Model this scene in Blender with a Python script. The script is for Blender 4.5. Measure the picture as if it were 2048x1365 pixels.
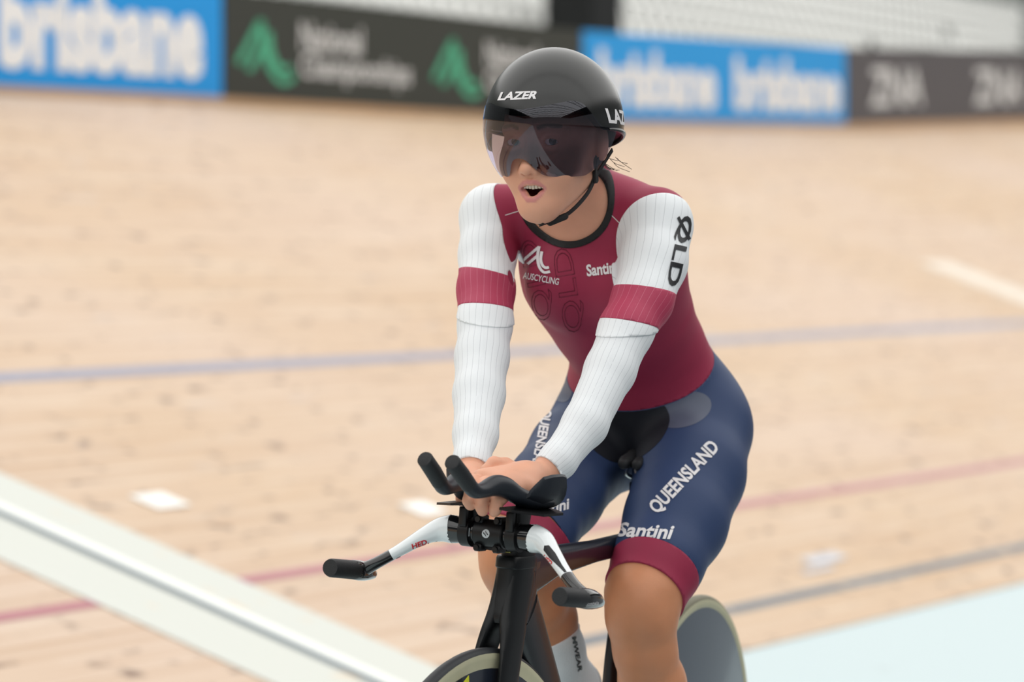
import bpy, bmesh, math, random
import numpy as np
from mathutils import Vector, Matrix
from mathutils.bvhtree import BVHTree

for _o in list(bpy.data.objects): bpy.data.objects.remove(_o)
SC = bpy.context.scene
COL = SC.collection
random.seed(7); RNG = np.random.default_rng(7)

# ------------------------------------------------------------------ camera
FPX = 7870.0                      # focal length in pixels of the 2048 px wide frame
CAMH = 1.226
PITCH = math.atan(162.5 / FPX)
cam_d = bpy.data.cameras.new('camera'); cam = bpy.data.objects.new('camera', cam_d); COL.objects.link(cam)
cam.location = (0, 0, CAMH); cam.rotation_euler = (math.pi/2 - PITCH, 0, 0)
cam_d.sensor_width = 36; cam_d.lens = 36*FPX/2048; cam_d.clip_end = 400
cam_d.dof.use_dof = True; cam_d.dof.focus_distance = 5.78; cam_d.dof.aperture_fstop = 3.9
SC.camera = cam
# ------------------------------------------------------------------ light and exposure
w = bpy.data.worlds.new('world'); SC.world = w; w.use_nodes = True
w.node_tree.nodes['Background'].inputs[0].default_value = (0.93, 0.97, 1.0, 1)
w.node_tree.nodes['Background'].inputs[1].default_value = 0.24
SC.view_settings.view_transform = 'Standard'; SC.view_settings.look = 'None'
SC.view_settings.exposure = 0.1; SC.view_settings.gamma = 1.0; SC.view_settings.use_curve_mapping = False
ld = bpy.data.lights.new('roof_daylight', 'AREA'); ld.shape = 'RECTANGLE'; ld.size = 64; ld.size_y = 180          # daylight through the translucent arena roof
ld.energy = 52000; ld.color = (1.0, 0.99, 0.965)
lo = bpy.data.objects.new('roof_daylight', ld); lo.location = (0, 28, 13.8); COL.objects.link(lo)

# ------------------------------------------------------------------ geometry helpers
CC = np.array([0, 0, CAMH]); cp, sp_ = math.cos(PITCH), math.sin(PITCH)
FW = np.array([0, cp, -sp_]); UPV = np.array([0, sp_, cp]); RT = np.array([1., 0, 0])
def ray(x, y): return FW + (x-1024)/FPX*RT + (682.5-y)/FPX*UPV
def P(x, y, d): return CC + d*ray(x, y)
def nrm(v): v = np.asarray(v, float); return v/np.linalg.norm(v)
Z0 = np.array([0, 0, 1.])
LEAN, STEER = math.radians(4), math.radians(8)
BH = nrm([-.343, -.91, 0]); BL0 = np.array([-BH[1], BH[0], 0])
BL = BL0*math.cos(LEAN) - Z0*math.sin(LEAN); BZ = Z0*math.cos(LEAN) + BL0*math.sin(LEAN)
BR0 = np.array([.308, 6.53, 0]) - .047*BL0
def B(u, v, w_): return BR0 + u*BH + v*BL + w_*BZ               # bicycle frame: forward, rider's left, up
SH = BH*math.cos(STEER) - BL*math.sin(STEER); SL = BH*math.sin(STEER) + BL*math.cos(STEER)
S0 = BR0 + .87*BH
def S(a, b, w_): return S0 + a*SH + b*SL + w_*BZ                # steered parts
PSI, PHI = math.radians(26), math.radians(5)
E0 = P(1061, 284, 5.84)
HF = np.array([-math.sin(PSI)*math.cos(PHI), -math.cos(PSI)*math.cos(PHI), -math.sin(PHI)])
HL = np.array([math.cos(PSI), -math.sin(PSI), 0]); HU = np.cross(HL, HF); HU = HU if HU[2] > 0 else -HU
def Hd(x, y, z): return E0 + x*HL + y*HF + z*HU                 # head frame: wearer's left, forward, up
TT = nrm([3676/FPX, 1, 0]); NN = np.array([-TT[1], TT[0], 0])   # along the track (away), outwards
Q0 = P(1600, 1274, FPX*CAMH/(1274-520)); Q0[2] = 0

def link(name, me, mat=None, parent=None, loc=None):
    o = bpy.data.objects.new(name, me); COL.objects.link(o)
    if mat is not None: me.materials.append(mat)
    if parent is not None:
        o.parent = parent
        o.matrix_parent_inverse = PINV.get(parent.name, Matrix.Identity(4))
        PINV[o.name] = Matrix.Identity(4)
    elif loc is not None: o.location = loc
    return o
PINV = {}
def empty(name, loc):
    o = bpy.data.objects.new(name, None); COL.objects.link(o); o.location = loc; o.empty_display_size = .1
    PINV[o.name] = Matrix.Translation(-Vector(loc)); return o
def tag(o, label=None, cat=None, group=None, kind=None):
    for k, v in (('label', label), ('category', cat), ('group', group), ('kind', kind)):
        if v: o[k] = v
    return o
def mesh(name, V, Fc, mat=None, parent=None, smooth=True, attrs=None, auto=None):
    me = bpy.data.meshes.new(name)
    V = np.asarray(V, float)
    if isinstance(Fc, np.ndarray) and Fc.ndim == 2:
        n, k = Fc.shape
        me.vertices.add(len(V)); me.vertices.foreach_set('co', V.astype(np.float32).ravel())
        me.loops.add(n*k); me.loops.foreach_set('vertex_index', Fc.astype(np.int32).ravel())
        me.polygons.add(n); me.polygons.foreach_set('loop_start', np.arange(0, n*k, k, dtype=np.int32))
        me.polygons.foreach_set('loop_total', np.full(n, k, dtype=np.int32)); me.update(calc_edges=True)
    else:
        me.from_pydata([tuple(v) for v in V], [], [tuple(f) for f in Fc]); me.update()
    if smooth: me.polygons.foreach_set('use_smooth', np.ones(len(me.polygons), dtype=bool))
    if auto is not None and smooth: me.set_sharp_from_angle(angle=math.radians(auto))
    for k_, a in (attrs or {}).items():
        if a.ndim == 1:
            at = me.attributes.new(k_, 'FLOAT', 'POINT'); at.data.foreach_set('value', a.astype(np.float32))
        else:
            at = me.attributes.new(k_, 'FLOAT_COLOR', 'POINT'); at.data.foreach_set('color', np.c_[a, np.ones(len(a))].astype(np.float32).ravel())
    return link(name, me, mat, parent)

class MB:                                                        # collects shapes for one mesh
    def __init__(s): s.v = []; s.f = []
    def add(s, V, Fc):
        b = len(s.v); s.v += [tuple(map(float, q)) for q in V]; s.f += [tuple(int(i)+b for i in f) for f in Fc]; return s
    def loft(s, secs, closed=True, caps=True):
        n = len(secs[0]); V = [q for sec in secs for q in sec]; Fc = []
        for i in range(len(secs)-1):
            for j in range(n if closed else n-1):
                k = (j+1) % n; Fc.append((i*n+j, i*n+k, (i+1)*n+k, (i+1)*n+j))
        if caps and closed: Fc.append(tuple(range(n-1, -1, -1))); Fc.append(tuple((len(secs)-1)*n+j for j in range(n)))
        return s.add(V, Fc)
    def tube(s, pts, rad, n=16, up=None, caps=True, rounded=0, expo=2.0):
        # pts: list of points; rad: number, or per point number or (r along side axis, r along up axis)
        pts = [np.asarray(q, float) for q in pts]
        if not isinstance(rad, (list, tuple)): rad = [rad]*len(pts)
        secs = []; prev = None
        for i, q in enumerate(pts):
            t = nrm(pts[min(i+1, len(pts)-1)] - pts[max(i-1, 0)])
            u = np.asarray(up, float) if up is not None else (prev if prev is not None else (Z0 if abs(t[2]) < .9 else np.array([1., 0, 0])))
            sd = nrm(np.cross(t, u)); uu = nrm(np.cross(sd, t)); prev = uu
            r = rad[i]; rx, ry = (r if isinstance(r, (list, tuple)) else (r, r))
            secs.append(ring(q, sd*rx, uu*ry, n, expo))
        if rounded:
            def cap(sec, c, t):
                out = []
                for k in range(1, 4):
                    a = k/4*math.pi/2; out.append([c + (q-c)*math.cos(a) + t*rounded*math.sin(a) for q in sec])
                return out
            t0 = nrm(pts[0]-pts[1]); t1 = nrm(pts[-1]-pts[-2])
            secs = cap(secs[0], pts[0], t0)[::-1] + secs + cap(secs[-1], pts[-1], t1)
        return s.loft(secs, True, caps)
    def box(s, c, ex, ey, ez, bev=0):
        c, ex, ey, ez = (np.asarray(q, float) for q in (c, ex, ey, ez))
        lx, ly = np.linalg.norm(ex), np.linalg.norm(ey)
        if bev:
            bx, by = bev/lx, bev/ly
            prof = [(-1+bx, -1), (1-bx, -1), (1, -1+by), (1, 1-by), (1-bx, 1), (-1+bx, 1), (-1, 1-by), (-1, -1+by)]
        else: prof = [(-1, -1), (1, -1), (1, 1), (-1, 1)]
        lz = np.linalg.norm(ez); zs = [(-1, 1)] if not bev else None
        lv = [(-1, 1-bev/lx if bev else 1), (-1+bev/lz, 1), (1-bev/lz, 1), (1, 1-bev/lx)] if bev else [(-1, 1), (1, 1)]
        secs = [[c + ex*x*k + ey*y*k + ez*zz for x, y in prof] for zz, k in lv]
        return s.loft(secs)
    def sphere(s, c, r, n=12, axes=None):
        ax = axes or (RT, np.array([0, 1., 0]), Z0); r = r if isinstance(r, (list, tuple)) else (r, r, r)
        secs = []
        for i in range(1, n):
            th = math.pi*i/n - math.pi/2
            secs.append([np.asarray(c) + ax[0]*r[0]*math.cos(th)*math.cos(2*math.pi*j/(2*n)) + ax[1]*r[1]*math.cos(th)*math.sin(2*math.pi*j/(2*n)) + ax[2]*r[2]*math.sin(th) for j in range(2*n)])
        return s.loft(secs)
    def build(s, name, mat, parent=None, smooth=True, auto=35):
        o = mesh(name, s.v, s.f, mat, parent, smooth, auto=auto)
        bm = bmesh.new(); bm.from_mesh(o.data); bmesh.ops.recalc_face_normals(bm, faces=bm.faces); bm.to_mesh(o.data); bm.free()
        return o
def ring(c, ex, ey, n=16, expo=2.0):
    out = []
    for j in range(n):
        a = 2*math.pi*j/n; ca, sa = math.cos(a), math.sin(a)
        out.append(np.asarray(c) + np.asarray(ex)*math.copysign(abs(ca)**(2/expo), ca) + np.asarray(ey)*math.copysign(abs(sa)**(2/expo), sa))
    return out
def smooth_path(pts, n=8):                                       # Catmull-Rom through rows of numbers
    A = np.asarray(pts, float); out = []
    for i in range(len(A)-1):
        p0, p1, p2, p3 = A[max(i-1, 0)], A[i], A[i+1], A[min(i+2, len(A)-1)]
        for k in range(n):
            t = k/n; out.append(.5*((2*p1) + (p2-p0)*t + (2*p0-5*p1+4*p2-p3)*t*t + (3*p1-p0-3*p2+p3)*t**3))
    out.append(A[-1]); return np.array(out)

# ------------------------------------------------------------------ materials
def srgb(r, g, b):
    f = lambda c: (c/255/12.92 if c/255 <= .04045 else ((c/255+.055)/1.055)**2.4)
    return (f(r), f(g), f(b), 1)
def mat(name, col, rough=.5, metal=0., coat=0., noise=0., nscale=40., bump=0., bscale=200., sss=0., spec=.5, sheen=0.):
    m = bpy.data.materials.new(name); m.use_nodes = True; nt = m.node_tree; bs = nt.nodes['Principled BSDF']
    bs.inputs['Base Color'].default_value = col; bs.inputs['Roughness'].default_value = rough
    bs.inputs['Metallic'].default_value = metal; bs.inputs['Coat Weight'].default_value = coat; bs.inputs['Coat Roughness'].default_value = .08
    bs.inputs['Specular IOR Level'].default_value = spec
    if sheen: bs.inputs['Sheen Weight'].default_value = sheen
    if sss:
        bs.inputs['Subsurface Weight'].default_value = sss; bs.inputs['Subsurface Radius'].default_value = (.012, .005, .003); bs.inputs['Subsurface Scale'].default_value = .5
    tc = nt.nodes.new('ShaderNodeTexCoord')
    if noise:
        n = nt.nodes.new('ShaderNodeTexNoise'); n.inputs['Scale'].default_value = nscale; n.inputs['Detail'].default_value = 4
        nt.links.new(tc.outputs['Object'], n.inputs['Vector'])
        mx = nt.nodes.new('ShaderNodeMix'); mx.data_type = 'RGBA'; mx.name = 'tint'
        mx.inputs['A'].default_value = tuple(c*(1-noise) for c in col[:3])+(1,); mx.inputs['B'].default_value = tuple(min(1, c*(1+noise)) for c in col[:3])+(1,)
        nt.links.new(n.outputs['Fac'], mx.inputs['Factor']); nt.links.new(mx.outputs['Result'], bs.inputs['Base Color'])
    if bump:
        n2 = nt.nodes.new('ShaderNodeTexNoise'); n2.inputs['Scale'].default_value = bscale; n2.inputs['Detail'].default_value = 2
        nt.links.new(tc.outputs['Object'], n2.inputs['Vector'])
        bp = nt.nodes.new('ShaderNodeBump'); bp.inputs['Strength'].default_value = bump; bp.inputs['Distance'].default_value = .002
        nt.links.new(n2.outputs['Fac'], bp.inputs['Height']); nt.links.new(bp.outputs['Normal'], bs.inputs['Normal'])
    return m
M = dict(
    carbon=mat('matte_carbon', srgb(17, 19, 21), .36, noise=.15, nscale=9, spec=.35),
    gloss=mat('gloss_black', srgb(16, 17, 19), .12, coat=.6),
    black=mat('black_alloy', srgb(14, 14, 16), .4, noise=.1, spec=.35),
    rubber=mat('black_rubber', srgb(27, 29, 32), .62, noise=.12, nscale=60, bump=.25, bscale=500),
    ext=mat('extension_polymer', srgb(28, 33, 41), .42, noise=.08, nscale=20, spec=.4),
    white=mat('white_gloss', srgb(232, 238, 240), .18, coat=.6, noise=.02),
    red=mat('red_print', srgb(215, 30, 40), .4, noise=.03),
    wprint=mat('white_print', srgb(232, 230, 232), .5, noise=.02, nscale=100),
    gprint=mat('grey_print', srgb(190, 195, 198), .5, noise=.02, nscale=100),
    bprint=mat('black_print', srgb(24, 26, 30), .5, noise=.05, nscale=100),
    yellow=mat('yellow_sticker', srgb(215, 215, 40), .4, noise=.04),
    label=mat('yellow_label', srgb(185, 185, 95), .5, noise=.05),
    frame=mat('frame_dark', srgb(15, 18, 24), .34, coat=.1, noise=.1, nscale=12),
    tyre=mat('tyre_rubber', srgb(40, 42, 46), .55, noise=.1),
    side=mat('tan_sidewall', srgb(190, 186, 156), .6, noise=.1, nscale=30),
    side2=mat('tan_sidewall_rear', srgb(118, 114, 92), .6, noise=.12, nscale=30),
    disc=mat('disc_carbon', srgb(34, 40, 52), .3, coat=.3, noise=.12, nscale=6),
    disc2=mat('disc_grey', srgb(74, 84, 96), .32, coat=.3, noise=.1, nscale=5),
    steel=mat('steel', srgb(170, 172, 175), .3, metal=1., noise=.05),
    maroon=mat('maroon_lycra', srgb(152, 45, 74), .6, noise=.05, nscale=30, bump=.08, bscale=900, spec=.3),
    maroon2=mat('maroon_lycra_outline', srgb(133, 41, 67), .6, noise=.05, nscale=30),
    navy=mat('navy_lycra', srgb(48, 66, 103), .55, noise=.05, nscale=30, bump=.08, bscale=900, spec=.3),
    dark=mat('dark_pad_lycra', srgb(11, 16, 29), .7, noise=.1, nscale=40),
    grey=mat('grey_pad_lycra', srgb(84, 92, 112), .5, noise=.1, nscale=40),
    trim=mat('black_elastic', srgb(14, 14, 16), .65, noise=.1, nscale=80),
    strap=mat('black_webbing', srgb(16, 16, 18), .7, noise=.1, nscale=150, bump=.3, bscale=800),
    sock=mat('white_knit', srgb(240, 243, 246), .8, noise=.03, nscale=60, bump=.3, bscale=300),
    shoe=mat('white_shoe', srgb(228, 230, 230), .4, noise=.04),
    helmet=mat('helmet_shell', srgb(20, 22, 22), .25, noise=.06, nscale=30, bump=.02, bscale=1500, spec=.6),
    hair=mat('dark_hair', srgb(52, 36, 26), .45, noise=.2, nscale=200),
    teeth=mat('teeth', srgb(236, 228, 212), .25, noise=.03, coat=.4),
    eye=mat('eye_white', srgb(225, 220, 214), .15, noise=.02, coat=.5),
    iris=mat('iris', srgb(44, 36, 30), .1, noise=.2, nscale=900, coat=.8),
)
# ------------------------------------------------------------------ text and marks
def text_mesh(s, bold=0.0, outline=0.0, res=3):
    cu = bpy.data.curves.new('txt', 'FONT'); cu.body = s; cu.resolution_u = res; cu.offset = bold
    if outline: cu.fill_mode = 'NONE'; cu.bevel_depth = outline; cu.bevel_resolution = 0
    o = bpy.data.objects.new('txt', cu); COL.objects.link(o); bpy.context.view_layer.update()
    me = bpy.data.meshes.new_from_object(o.evaluated_get(bpy.context.evaluated_depsgraph_get()))
    bm = bmesh.new(); bm.from_mesh(me); bpy.data.objects.remove(o); bpy.data.meshes.remove(me); bpy.data.curves.remove(cu)
    return bm
def bm_arrays(bm, maxlen):
    bmesh.ops.remove_doubles(bm, verts=bm.verts, dist=1e-5)
    bmesh.ops.triangulate(bm, faces=bm.faces)
    for _ in range(5):
        ed = [e for e in bm.edges if e.calc_length() > maxlen]
        if not ed: break
        bmesh.ops.subdivide_edges(bm, edges=ed, cuts=1); bmesh.ops.triangulate(bm, faces=bm.faces)
    bm.verts.ensure_lookup_table()
    V = np.array([v.co[:] for v in bm.verts]); T = np.array([[v.index for v in f.verts] for f in bm.faces]); bm.free()
    return V, T
def strokes2d(lines, wd):                                        # flat strokes: list of point lists in a unit box
    bm = bmesh.new()
    for ln in lines:
        A = np.asarray(ln, float); n = len(A); L = []; R = []
        for i in range(n):
            t = nrm(A[min(i+1, n-1)]-A[max(i-1, 0)]); p = np.array([-t[1], t[0]])*wd/2
            L.append(A[i]+p); R.append(A[i]-p)
        vl = [bm.verts.new((q[0], q[1], 0)) for q in L]; vr = [bm.verts.new((q[0], q[1], 0)) for q in R]
        for i in range(n-1): bm.faces.new((vl[i], vr[i], vr[i+1], vl[i+1]))
    return bm
def poly2d(pts):
    bm = bmesh.new(); bm.faces.new([bm.verts.new((x, y, 0)) for x, y in pts]); return bm
def cycling_mark():                                              # peak and two sweeping curves
    sp = lambda *p: [tuple(q) for q in smooth_path(p, 6)]
    return strokes2d([[(.02, .29), (.40, .95)], [(.20, .20), (.42, .58)],
                      sp((.40, .97), (.42, .72), (.47, .47), (.60, .20), (.78, .07), (.96, .16)),
                      sp((.53, .80), (.56, .52), (.66, .32), (.78, .25), (.89, .30))], .095)
def bvh(o):
    me = o.data; V = np.empty(len(me.vertices)*3, np.float32); me.vertices.foreach_get('co', V)
    return BVHTree.FromPolygons([Vector(v) for v in V.reshape(-1, 3)], [tuple(p.vertices) for p in me.polygons])
def cam_map(tree, s, e, h, off=.0012, shear=0., far=False):
    s, e = np.array(s, float), np.array(e, float); d = e-s; L = np.linalg.norm(d); up = np.array([d[1], -d[0]])/L
    def f(u, v):
        q = s + d*(u + shear*(v-.5)*h/L) + up*h*(v-.5); r = ray(*q); r = r/np.linalg.norm(r)
        loc, n, i, dist = tree.ray_cast(Vector(CC), Vector(r))
        if loc is None: return None
        if n.dot(Vector(r)) > 0: n = -n
        return np.array(loc + n*off)
    return f
def put_mark(name, bm, fmap, material, parent, maxlen=.12, box=None):
    V, T = bm_arrays(bm, maxlen*1.0)
    lo, hi = V.min(0), V.max(0)
    if box is not None: lo, hi = np.array(box[0]+(0,)), np.array(box[1]+(0,))
    Q = []; ok = []
    for v in V:
        q = fmap((v[0]-lo[0])/(hi[0]-lo[0]), (v[1]-lo[1])/(hi[1]-lo[1])); ok.append(q is not None); Q.append(q if q is not None else (0, 0, 0))
    ok = np.array(ok); T = T[ok[T].all(1)]
    if len(T) == 0: return None
    Q = np.array(Q)
    # drop stretched faces that jump between surfaces
    e = np.max([np.linalg.norm(Q[T[:, i]]-Q[T[:, (i+1) % 3]], axis=1) for i in range(3)], axis=0); T = T[e < np.median(e)*8+.006]
    used = np.unique(T); mp = np.zeros(len(Q), int); mp[used] = np.arange(len(used))
    return mesh(name, Q[used], mp[T], material, parent)
def plane_map(o, ex, ey):
    o, ex, ey = (np.asarray(q, float) for q in (o, ex, ey))
    return lambda u, v: o + ex*u + ey*v

# ------------------------------------------------------------------ the setting: track, floor, ceiling
BANKX = [-90, 4, 6.5, 11.2, 15.9, 20, 25, 32, 45, 60]; BANKY = [19.6, 19.7, 20.0, 20.3, 21.5, 23.2, 25.6, 30, 39, 42]
TAU = np.concatenate([np.arange(-80, 8, 2.), np.arange(8, 62, 1.)])
def centre(tau):                                                 # inner edge of the track: straight, then bending inwards
    if tau <= 26: return Q0 + TT*tau, TT, NN
    R = 24.; a = (tau-26)/R
    t = TT*math.cos(a) - NN*math.sin(a); n = NN*math.cos(a) + TT*math.sin(a)
    return Q0 + TT*26 - NN*R + (NN*math.cos(a) + TT*math.sin(a))*R, t, n
def trk(tau, delta, lift=0.):
    c, t, n = centre(tau); b = math.radians(np.interp(tau, BANKX, BANKY))
    return c + delta*(math.cos(b)*n + math.sin(b)*Z0) + lift*(math.cos(b)*Z0 - math.sin(b)*n)
def wood_material():
    m = bpy.data.materials.new('pine_strips'); m.use_nodes = True; nt = m.node_tree; N = nt.nodes; L = nt.links; bs = N['Principled BSDF']
    at = N.new('ShaderNodeUVMap'); at.uv_map = 'track'
    def mapping(sx, sy):
        q = N.new('ShaderNodeMapping'); q.inputs['Scale'].default_value = (sx, sy, 1); L.new(at.outputs['UV'], q.inputs['Vector']); return q
    def noise(sx, sy, sc, det=3., rough=.5):
        n = N.new('ShaderNodeTexNoise'); n.inputs['Scale'].default_value = sc; n.inputs['Detail'].default_value = det; n.inputs['Roughness'].default_value = rough
        L.new(mapping(sx, sy).outputs[0], n.inputs['Vector']); return n
    def mix(f, a, b, mode='MIX'):
        x = N.new('ShaderNodeMix'); x.data_type = 'RGBA'; x.blend_type = mode
        for s, v in (('Factor', f), ('A', a), ('B', b)):
            if isinstance(v, (tuple, float)): x.inputs[s].default_value = v
            else: L.new(v, x.inputs[s])
        return x.outputs['Result']
    def ramp(src, p0, p1):
        r = N.new('ShaderNodeMapRange'); r.inputs['From Min'].default_value = p0; r.inputs['From Max'].default_value = p1; L.new(src, r.inputs['Value']); return r.outputs[0]
    br = N.new('ShaderNodeTexBrick'); br.inputs['Scale'].default_value = 1; br.inputs['Brick Width'].default_value = 2.6; br.inputs['Row Height'].default_value = .045
    br.inputs['Mortar Size'].default_value = .0012; br.offset = .37; br.inputs['Color1'].default_value = (0, 0, 0, 1); br.inputs['Color2'].default_value = (1, 1, 1, 1); br.inputs['Mortar'].default_value = (.2, .2, .2, 1)
    L.new(at.outputs['UV'], br.inputs['Vector'])
    c = mix(br.outputs['Color'], srgb(207, 179, 149), srgb(215, 194, 170))
    g = noise(.5, 14, 2.2, 4.); c = mix(ramp(g.outputs['Fac'], .38, .72), c, srgb(195, 163, 130))
    p = noise(.25, .5, 1.1, 2.); c = mix(ramp(p.outputs['Fac'], .35, .8), c, srgb(211, 189, 172))
    st = noise(.12, 26, 1.6, 3., .6); c = mix(ramp(st.outputs['Fac'], .5, .78), c, srgb(184, 149, 117))
    k = noise(3.0, 8, 1.7, 2., .6); c = mix(ramp(k.outputs['Fac'], .60, .71), c, srgb(140, 117, 102))
    k2 = noise(1.2, 8, .9, 3., .6); c = mix(ramp(k2.outputs['Fac'], .64, .78), c, srgb(196, 186, 180))
    L.new(c, bs.inputs['Base Color']); bs.inputs['Roughness'].default_value = .6; bs.inputs['Specular IOR Level'].default_value = .25
    bp = N.new('ShaderNodeBump'); bp.inputs['Strength'].default_value = .15; bp.inputs['Distance'].default_value = .001; L.new(br.outputs['Fac'], bp.inputs['Height']); L.new(bp.outputs['Normal'], bs.inputs['Normal'])
    return m
M['wood'] = wood_material()
def strip(name, t0, t1, d0, d1, material, parent, lift=.0015, skew=None, nd=1):
    ts = [t0] + [t for t in TAU if t0 < t < t1] + [t1]; ds = np.linspace(d0, d1, nd+1)
    V = [trk(t, d, lift) for t in ts for d in ds]; n = nd+1
    Fc = [(i*n+j, (i+1)*n+j, (i+1)*n+j+1, i*n+j+1) for i in range(len(ts)-1) for j in range(nd)]
    o = mesh(name, V, Fc, material, parent)
    uv = o.data.uv_layers.new(name='track'); flat = [(t, d) for t in ts for d in ds]
    for lp in o.data.loops: uv.data[lp.index].uv = flat[lp.vertex_index]
    return o
def painted(name, col, wear, wcol=(226, 196, 160), sc=6., thr=.62):
    m = mat(name, srgb(*col), .5); nt = m.node_tree; bs = nt.nodes['Principled BSDF']
    n = nt.nodes.new('ShaderNodeTexNoise'); n.inputs['Scale'].default_value = sc; n.inputs['Detail'].default_value = 5
    tc = nt.nodes.new('ShaderNodeTexCoord'); nt.links.new(tc.outputs['Object'], n.inputs['Vector'])
    r = nt.nodes.new('ShaderNodeMapRange'); r.inputs['From Min'].default_value = thr; r.inputs['From Max'].default_value = thr+.08; r.inputs['To Max'].default_value = wear
    nt.links.new(n.outputs['Fac'], r.inputs['Value'])
    x = nt.nodes.new('ShaderNodeMix'); x.data_type = 'RGBA'; x.inputs['A'].default_value = srgb(*col); x.inputs['B'].default_value = srgb(*wcol)
    nt.links.new(r.outputs[0], x.inputs['Factor']); nt.links.new(x.outputs['Result'], bs.inputs['Base Color']); return m
M['pwhite'] = painted('finish_white', (206, 208, 200), .55, thr=.64)
M['pblack'] = painted('line_black', (84, 96, 108), .4); M['pred'] = painted('line_red', (172, 104, 112), .4); M['pblue'] = painted('line_blue', (142, 143, 162), .4)
M['cote'] = painted('blue_band', (186, 203, 206), .35, (150, 158, 156), 3., .66)
M['tape'] = mat('white_tape', srgb(244, 244, 240), .5, noise=.02); M['scuff'] = painted('scuff', (196, 198, 206), .5)
M['hline'] = mat('finish_hairline', srgb(88, 104, 114), .5, noise=.05); M['faint'] = painted('faint_white', (226, 214, 198), .3)
M['bright'] = mat('finish_bright', srgb(238, 240, 234), .5, noise=.02)
M['concrete'] = mat('apron_concrete', srgb(92, 97, 102), .7, noise=.06, nscale=2., bump=.1, bscale=60)
flr = mesh('floor', [(-90, -90, -.012), (90, -90, -.012), (90, 130, -.012), (-90, 130, -.012)], [(0, 1, 2, 3)], M['concrete'], smooth=False); tag(flr, 'pale grey infield apron floor', 'floor', kind='structure')
ct = strip('blue_band', -80, 61, -2.7, 0, M['cote'], None, lift=0.)
ct.data.transform(Matrix.Identity(4))
for v, (t, d) in zip(ct.data.vertices, [(t, d) for t in ([-80]+[t for t in TAU if -80 < t < 61]+[61]) for d in (-2.7, 0)]):
    c, tv, n = centre(t); v.co = Vector(c + n*d + Z0*(-.003))
tag(ct, 'pale blue flat band along the inner edge of the track', 'floor', kind='structure')
track = strip('banked_track', -80, 61, 0, 6.2, M['wood'], None, lift=0., nd=10); tag(track, 'banked pine timber cycling track', 'track', kind='structure')
strip('measurement_line', -80, 61, .215, .265, M['pblack'], track)
strip('sprinters_line', -80, 61, .90, .95, M['pred'], track)
strip('stayers_line', -80, 61, 2.46, 2.54, M['pblue'], track)
strip('finish_band', -2.97, -2.17, 0, 6.0, M['pwhite'], track, .003, nd=6)
strip('finish_line', -2.59, -2.535, 0, 6.0, M['hline'], track, .005, nd=6)
strip('finish_line_edge', -2.535, -2.46, 0, 6.0, M['bright'], track, .005, nd=6)
strip('tape_mark', -1.82, -1.62, 1.43, 1.54, M['tape'], track, .004)
strip('tape_mark', -.54, -.35, 1.165, 1.27, M['tape'], track, .004)
strip('pursuit_line', 10.6, 11.15, 2.2, 3.5, M['faint'], track, .003, nd=5)
strip('scuff_mark', 1.15, 1.5, .41, .47, M['scuff'], track, .004)
strip('scuff_mark', .95, 1.25, .36, .385, M['scuff'], track, .004)
M['top_strip'] = mat('track_top_strip', srgb(176, 134, 92), .6, noise=.15, nscale=3.)  # narrow strip beneath the boards, browner than the rest of the track
kb = strip('brown_strip', -80, 61, 5.97, 6.2, M['top_strip'], None, .006); tag(kb, 'brown strip at the top of the banking', 'trim', kind='structure')
# stand behind the boards
M['stand'] = mat('stand_concrete', srgb(128, 132, 129), .8, noise=.05, nscale=2.)
M['roof'] = mat('roof_membrane', srgb(120, 126, 128), .8, noise=.1, nscale=.4)
M['trussm'] = mat('truss_steel', srgb(70, 74, 78), .5, noise=.1)
ce = mesh('ceiling', [(-60, -65, 14), (60, -65, 14), (60, 120, 14), (-60, 120, 14)], [(3, 2, 1, 0)], M['roof'], smooth=False); tag(ce, 'grey membrane roof over the arena', 'ceiling', kind='structure')
def truss(y):
    mb = MB(); n = 24; xs = np.linspace(-36, 36, n+1)
    for zz in (10.4, 12.2): mb.tube([(-36, y, zz), (36, y, zz)], .12, 8)
    for i in range(n): mb.tube([(xs[i], y, 10.4 if i % 2 else 12.2), (xs[i+1], y, 12.2 if i % 2 else 10.4)], .07, 6)
    return mb
for i, y in enumerate((-46, -40, -34, -28, -22, -14, -6, 4)):
    tr = truss(y).build('roof_truss', M['trussm']); tag(tr, 'dark steel lattice truss under the arena roof, %s from the far end' % ('eighth', 'seventh', 'sixth', 'fifth', 'fourth', 'third', 'second', 'first')[i], 'truss', 'roof trusses')

# ------------------------------------------------------------------ advertising boards
BH_ = .575
def outer(tau): return trk(tau, 6.12)
def board(t0, t1, col, label):
    mb = MB(); ts = [t0] + [t for t in TAU if t0+.2 < t < t1-.2] + [t1]
    secs = []
    for t in ts:
        c = outer(t); n = centre(t)[2]
        secs.append([c + n*.0, c + n*.05, c + n*.05 + Z0*BH_, c + Z0*BH_])
    mb.loft(secs); root = empty('advertising_board', tuple(outer((t0+t1)/2)))
    tag(root, label, 'board', 'advertising boards along the top of the banking')
    mb.build('panel', mat('board_panel', srgb(*col), .45, noise=.03, nscale=1.5), root, smooth=False)
    return root
def bmap(t0, t1, z0, z1):                                        # u runs along the board from left to right as seen, v upwards
    def f(u, v):
        t = t0 + (t1-t0)*u; return outer(t) - centre(t)[2]*.004 + Z0*(z0 + (z1-z0)*v)
    return f
M['bwhite'] = mat('board_white', srgb(252, 253, 255), .5, noise=.02); M['bgreen'] = mat('board_green', srgb(84, 186, 146), .5, noise=.04); M['bgrey'] = mat('board_grey', srgb(228, 228, 228), .5, noise=.02)
b1 = board(1.6, 6.44, (22, 160, 243), 'bright blue board reading brisbane at the far left')
put_mark('lettering', text_mesh('brisbane', .05), bmap(4.25, 6.23, .085, .56), M['bwhite'], b1, .3)
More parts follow.
